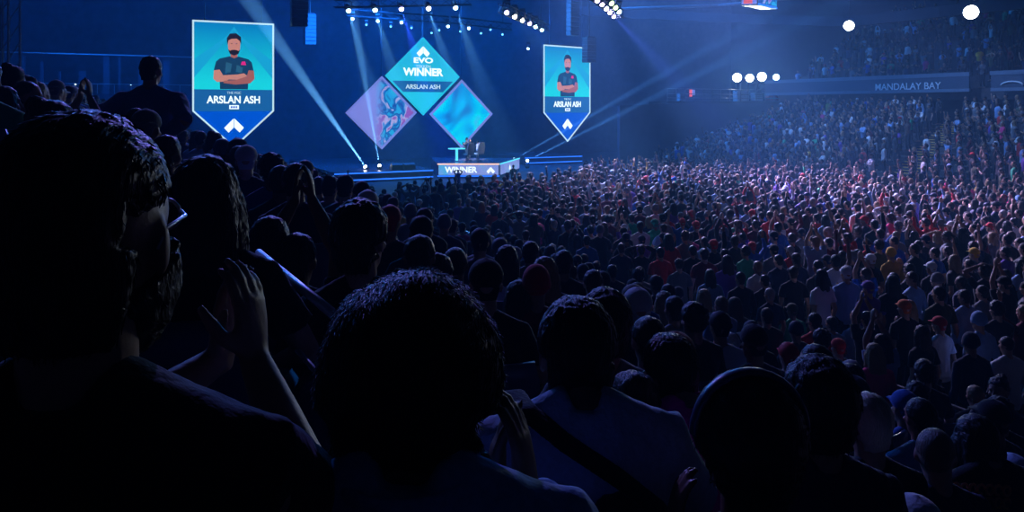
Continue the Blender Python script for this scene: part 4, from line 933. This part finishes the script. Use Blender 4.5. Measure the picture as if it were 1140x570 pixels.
def pick(tab): 
    t = rnd.uniform(0, sum(x[-1] for x in tab))
    for x in tab:
        t -= x[-1]
        if t <= 0: return x
    return tab[-1]
cands = []
def cand(s, u, z, zone, row, yawj=.25):
    p = W(s, u); 
    if p.y < 4.2 and s < 8.3: return
    if p.y < 1: return
    px = CX+F*p.x/p.y
    if not (-60 < px < 1200): return
    for (a, b, x, y) in TAKEN:
        if (x-p.x)**2+(y-p.y)**2 < .40**2: return
    cands.append([p.x, p.y, z, zone, row, s, u])
for k in range(-1, 10):
    s0 = row_of(k); u = 3.0
    while u < 40:
        if rnd.random() < .93: cand(s0+rnd.uniform(-.08, .08), u+rnd.uniform(-.05, .05), T0(s0), 'near', k)
        u += .58
u = -4
rowi = 0
while u < 33.6:
    s0 = 9.0+rnd.uniform(0, .3)
    while s0 < 29.3:
        if rnd.random() < .95: um = 28.2 if s0 < 16 else min(33.5, 28.2+(s0-16)*1.0)
        if u < um and rnd.random() < 1: cand(s0+rnd.uniform(-.08, .08), u+rnd.uniform(-.12, .12), FZ, 'floor', rowi)
        s0 += .56
    u += .80; rowi += 1
for j, s0 in enumerate(rows_far):
    u = -4
    while u < 40:
        ac = 23.6+(s0-30.8)*.36
        if abs(u-ac) > .8 and rnd.random() < .93: cand(s0, u+rnd.uniform(-.05, .05), TF(s0), 'far', j)
        u += .56
for j, s0 in enumerate(rows_up):
    u = 9
    while u < 43:
        if rnd.random() < .5: cand(s0, u+rnd.uniform(-.05, .05), TU(s0), 'upper', j)
        u += .62
cands.sort(key=lambda c: c[1])
mask = np.zeros((570, 1140), bool)
def cover(x, y, z, h=1.72, w=.44, commit=True):
    px = CX+F*x/y; pt = HY+F*(CZ-z-h)/y; hw = F*w/2/y; hd = F*.1/y; ph = F*.24/y; pb = HY+F*(CZ-z-.3)/y
    tot = 0
    for (x0, x1, y0, y1) in ((px-hd, px+hd, pt, pt+ph), (px-hw, px+hw, pt+ph*1.1, pb)):
        x0, x1, y0, y1 = [int(round(v)) for v in (max(0, x0), min(1140, x1), max(0, y0), min(570, y1))]
        if x1 > x0 and y1 > y0:
            r = mask[y0:y1, x0:x1]; tot += (~r).sum()
            if commit: mask[y0:y1, x0:x1] = True
    return tot
for (s, u, x, y) in sorted(TAKEN, key=lambda t: t[3]):
    if y < 7:
        z = T0(.1+.85*round((s-.1)/.85)) if s < 8.2 else FZ; cover(x, y, z, 1.70 if s > 8.2 else 1.28)
for c in cands: c.append(cover(c[0], c[1], c[2], 1.72 if c[3] != 'near' else 1.30))
already = len(TAKEN)+5
order = sorted(range(len(cands)), key=lambda i: -cands[i][7])[:300-already]
chosen = set(i for i in order if cands[i][7] >= 4)
print('CANDS', len(cands), 'INDIV', len(chosen), 'HEROES', already)
seen_lab = set(o.get('label') for o in C.objects if o.get('label'))
hn = {'short': 'short %s hair', 'curly': 'curly %s hair', 'shaved': 'cropped %s hair', 'long': 'long %s hair', 'bun': 'a %s hair bun', 'pony': 'a %s ponytail', 'cap': 'a %s cap', 'backcap': 'a backwards %s cap', 'beanie': 'a %s beanie'}
pn_ = {'down': 'hands down', 'clap': 'clapping', 'up': 'clapping overhead', 'fold': 'arms folded', 'head': 'hands on head', 'one': 'one arm raised', 'wide': 'both arms raised wide'}
zn = {'near': 'in the near stand', 'floor': 'on the arena floor', 'far': 'in the far stand', 'upper': 'in the upper stand'}
FARS = []
for i, c in enumerate(cands):
    x, y, z, zone, row, s, u, vis = c
    sc = rnd.uniform(.93, 1.05); yw = stage_yaw((x, y))+rnd.uniform(-.3, .3)
    if zone in ('far', 'upper'): yw += rnd.uniform(0, .5)
    if i in chosen:
        for _ in range(400):
            sh = pick(SH)[0]; hk, hc_, _w = pick(HK); pk = pick(PK if zone != 'near' else [('down', 60), ('clap', 30), ('fold', 12)])[0]; sl = rnd.choice(['tee', 'long'])
            lb = '%s %s, %s, %s, %s' % (sh, 'tee' if sl == 'tee' else 'sweater', hn[hk] % hc_, pn_[pk], zn[zone])
            lb = 'spectator in ' + lb
            if zone == 'near': pk = {'down': 'sit lap', 'clap': 'sit clap', 'fold': 'sit fold'}[pk]
            if lb not in seen_lab: break
        seen_lab.add(lb)
        hcc = (CLOTHC if hk in ('cap', 'backcap', 'beanie') else HAIRC)[hc_]
        if zone == 'near' and y < 8: SEATED.append((Vector((x, y, z)), yw))
        person((x, y, z), yw, pk, hk, hcc, CLOTHC[sh], lb, sl, scale=sc, group='spectators '+zn[zone], sk=rnd.choice(SKINS))
    elif vis > 0 or rnd.random() < .6: FARS.append((x, y, z, yw, sc, zone))
# the rest of the crowd: one mesh of small full figures
LOD = {}
def arr(mb, vox, ratio, n=2):
    me = bake(mb.mesh('l'), vox, ratio, n); V = np.empty(len(me.vertices)*3, 'f'); me.vertices.foreach_get('co', V)
    me.calc_loop_triangles(); Fc = np.empty(len(me.loop_triangles)*3, 'i'); me.loop_triangles.foreach_get('vertices', Fc); bpy.data.meshes.remove(me)
    return V.reshape(-1, 3), Fc.reshape(-1, 3)
hairlod = {}
for hk in HAIR:
    o = bpy.data.objects.new('t', HAIR[hk]); d = o.modifiers.new('d', 'DECIMATE'); d.ratio = .05; me = evalmesh(o)
    V = np.empty(len(me.vertices)*3, 'f'); me.vertices.foreach_get('co', V); me.calc_loop_triangles(); Fc = np.empty(len(me.loop_triangles)*3, 'i'); me.loop_triangles.foreach_get('vertices', Fc)
    hairlod[hk] = (V.reshape(-1, 3), Fc.reshape(-1, 3)); bpy.data.meshes.remove(me)
for pk in list(POSES)+['sit lap', 'sit clap', 'sit fold']:
    fg = figure(pk.split()[-1], sit=pk.startswith('sit')); LOD[pk] = [arr(fg['body'], .014, .028), arr(fg['tee'], .03, .2), arr(fg['long'], .03, .2), arr(fg['trousers'], .04, .2)]
    LOD[pk].append(np.array(fg['head']))
print('TIME indiv', time.time()-T_0)
VV = []; FF = []; CC = []; off = 0
for (x, y, z, yw, sc, zone) in FARS:
    pk = pick(PK if zone != 'near' else [('down', 60), ('clap', 30), ('fold', 12)])[0]; sh = pick(SH)[0]; hk, hc_, _w = pick(HK); L = LOD[pk if zone != 'near' else {'down': 'sit lap', 'clap': 'sit clap', 'fold': 'sit fold'}[pk]]; sl = rnd.choice([1, 2])
    R = np.array([[math.cos(yw), -math.sin(yw), 0], [math.sin(yw), math.cos(yw), 0], [0, 0, 1]])*sc; t = np.array([x, y, z])
    hcc = (CLOTHC if hk in ('cap', 'backcap', 'beanie') else HAIRC)[hc_]; H = L[4]
    hv = hairlod[hk][0] @ H[:3, :3].T+H[:3, 3]
    for (v, f), col in ((L[0], rnd.choice(SKINS)), (L[sl], CLOTHC[sh]), (L[3], (.03, .032, .045)), ((hv, hairlod[hk][1]), hcc)):
        VV.append(v @ R.T+t); FF.append(f+off); off += len(v); CC.append(np.tile(np.array((*col, 1), 'f'), (len(v), 1)))
V = np.concatenate(VV).astype('f'); Fc = np.concatenate(FF).astype('i'); Cc = np.concatenate(CC)
print('CROWD', len(FARS), len(Fc))
me = bpy.data.meshes.new('crowd'); me.vertices.add(len(V)); me.vertices.foreach_set('co', V.ravel()); me.loops.add(len(Fc)*3); me.loops.foreach_set('vertex_index', Fc.ravel())
me.polygons.add(len(Fc)); me.polygons.foreach_set('loop_start', np.arange(0, len(Fc)*3, 3, dtype='i')); me.polygons.foreach_set('use_smooth', np.ones(len(Fc), bool))
ca = me.color_attributes.new('own_colour', 'FLOAT_COLOR', 'POINT'); ca.data.foreach_set('color', Cc.ravel()); me.update(calc_edges=True); me.validate()
m_, nt, b = nodes('crowd_clothes'); at_ = nt.nodes.new('ShaderNodeAttribute'); at_.attribute_name = 'own_colour'; nt.links.new(at_.outputs['Color'], b.inputs['Base Color']); b.inputs['Roughness'].default_value = .7; b.inputs['Specular IOR Level'].default_value = .3
me.materials.append(m_); tag(link('crowd', me), 'dense mass of spectators filling the arena floor and the far stands', 'crowd', kind='stuff')

print('TIME crowd', time.time()-T_0)
# seats in the near rows (those that can be seen between people)
sproto = make_seat(); first = True; nseat = 0
for p, ry in SEATED:
    if not (.3 < p.y < 8): continue
    o = sproto if first else copy_tree(sproto); first = False; o.location = p; o.rotation_euler = (0, 0, ry)
    tag(o, 'dark moulded stadium seat with a curved back, a spectator sitting in it', 'seat', 'stadium seats in the near stand'); nseat += 1
print('SEATS', nseat)
# aisle of the far stand with lit yellow step edges
ai = empty('aisle_stairs', W(30.8, 23.6, TF(30.8))); o_ = Vector(ai.location); ms = MB(); mn = MB()
pmat('step_yellow', (.8, .5, .08), .6)
for j, s0 in enumerate(rows_far):
    for h in (0, 1):
        s1 = s0-.42+.42*h; u1 = 23.6+(s1-30.8)*.36; z = TF(s0)-.27*.85+.115*(h+1)+.0
        c = W(s1+.2, u1, z-.06)-o_; ms.box(c, (.42, 1.3, .14), Matrix.Rotation(RZ, 3, 'Z'))
        c = W(s1+.0, u1, z+.015)-o_; mn.box(c, (.09, 1.2, .04), Matrix.Rotation(RZ, 3, 'Z'))
ms.build('step', plastic, ai); mn.build('step_edge', MATS['step_yellow'], ai); tag(ai, 'stair aisle with yellow step edges climbing the far stand', 'stairs')
# balcony on the far left with its equipment
bl = empty('balcony', at(70, 112, 50), RZ); zb_ = 0
m = MB(); m.box((0, 0, -.0), (16, 1.5, .9)); m.build('front_panel', wallm, bl); m = MB(); m.tube([(-8, -.7, 1.1), (8, -.7, 1.1)], .03, 6)
for k in range(17): m.tube([(-8+k, -.7, .4), (-8+k, -.7, 1.1)], .025, 6)
m.build('railing', steel, bl); rb = random.Random(4)
for x in (-7, -5.9, -4.6, -3.8, -2.2, -1.2, -.2, 1.1, 2.5, 3.3, 4.6, 6.2): m = MB(); h_ = rb.uniform(1.2, 2.8); m.box((x, .35, .45+h_/2), (rb.uniform(.08, .45), .2, h_)); m.build('post', MATS['ledge_dark'], bl)
for x in (-6.5, -3, .6, 3.9): m = MB(); m.box((x, .45, .85), (.8, .3, .8)); m.build('cabinet', plastic, bl); m = MB(); m.box((x+.1, .28, 1.1), (.09, .03, .06)); m.build('indicator', MATS['lamp_ice'], bl)
m = MB(); m.tube([(-8, .35, 3.1), (8, .35, 3.1)], .05, 6); m.build('overhead_pipe', steel, bl); tag(bl, 'dim blue balcony with railing and posts at the upper left', 'balcony')
pl_ = at(6, 60, 30); m = MB(); e = empty('scaffold_column', (pl_.x, pl_.y, 0)); 
for dx in (-.35, .35):
    for dy in (-.35, .35): m.tube([(dx, dy, 0), (dx, dy, 12)], .05, 6)
m.build('chord', steel, e); m = MB()
for k in range(16):
    for a, b in (((-.35, -.35), (.35, -.35)), ((.35, -.35), (.35, .35))): m.tube([(a[0], a[1], k*.75), (b[0], b[1], k*.75+.75)], .025, 5)
m.build('lacing', steel, e); tag(e, 'tall blue-lit scaffold column at the far left edge', 'scaffold')

bpy.data.scenes.remove(BS)
# ---------------------------------------------------------------- light
# stage wash and back light: the rig over the stage lights the crowd from in front; fill lamps are added
spot(W(24, 40, 18.5), W(20, 20, 1), 48, 150000, (.50, .46, 1), 1, .5, 'crowd_light')
spot(W(30, 38, 18.5), W(26, 18, 1), 44, 110000, (.60, .44, 1), 1, .5, 'crowd_light')
spot(W(27, 34, 19.5), W(40, 26, 2), 58, 15000, (.22, .42, 1), 1, .5, 'added_far_stand_fill')  # extra lamp out of view, added to lift the far-stand crowd
spot(W(14, 42, 18.5), W(14, 26, 1), 50, 22000, (.10, .40, 1), 1, .5, 'crowd_light')
spot(W(8, 34, 18.5), W(1, 3, 4), 30, 15000, (.22, .20, 1), 1, .4, 'added_near_stand_fill')  # lamp added to brighten the nearest heads, shirts and handrail
spot(W(2, 40, 17), W(0, 12, 4), 40, 8000, (.02, .22, 1), 1, .4, 'added_near_stand_fill')  # second added lamp, blue fill along the near rows
spot(at(520, 20, 47), at(524, 170, 51.5), 16, 16000, (.8, .8, 1), .8, .3, 'added_podium_fill')  # soft white lamp added so the players and chairs show up
area(W(19, 52, 12), W(19, 10, 0), 18, 3, 2200, (.02, .22, 1.0))
area(W(19, 47, 11), W(19, 60, 3), 22, 2, 6500, (.005, .16, 1.0), 'backdrop_wash')
area(W(-2, 46, 11), W(-8, 62, 4), 8, 2, 1000, (.005, .15, 1.0), 'backdrop_wash')
area(W(34, 50, 18), W(42, 25, 3), 10, 3, 2600, (.01, .24, 1.0), 'stand_wash')
wd = bpy.data.worlds.new('world'); C.world = wd; wd.use_nodes = True; nt = wd.node_tree
nt.nodes['Background'].inputs[0].default_value = (.0, .05, .3, 1); nt.nodes['Background'].inputs[1].default_value = 0.0
vs = nt.nodes.new('ShaderNodeVolumeScatter'); vs.inputs['Density'].default_value = .0026; vs.inputs['Anisotropy'].default_value = .3; vs.inputs['Color'].default_value = (.22, .62, 1, 1)
nt.links.new(vs.outputs[0], nt.nodes['World Output'].inputs['Volume'])
# ---------------------------------------------------------------- camera and render look
cd = bpy.data.cameras.new('camera'); co = bpy.data.objects.new('camera', cd); COL.objects.link(co); C.camera = co
co.location = (0, 0, CZ); co.rotation_euler = (PI/2, 0, 0); cd.sensor_width = 36; cd.lens = 36*F/1140; cd.shift_y = -(285-HY)/1140; cd.clip_start = .02; cd.clip_end = 300
C.view_settings.view_transform = 'Standard'; C.view_settings.look = 'None'; C.view_settings.gamma = 1; C.view_settings.exposure = 0; C.view_settings.use_curve_mapping = False
cy = C.cycles; cy.use_denoising = True; cy.volume_bounces = 0; cy.max_bounces = 4; cy.diffuse_bounces = 2; cy.glossy_bounces = 2; cy.sample_clamp_indirect = 3; cy.sample_clamp_direct = 0
cy.use_light_tree = True; cy.caustics_reflective = False; cy.caustics_refractive = False
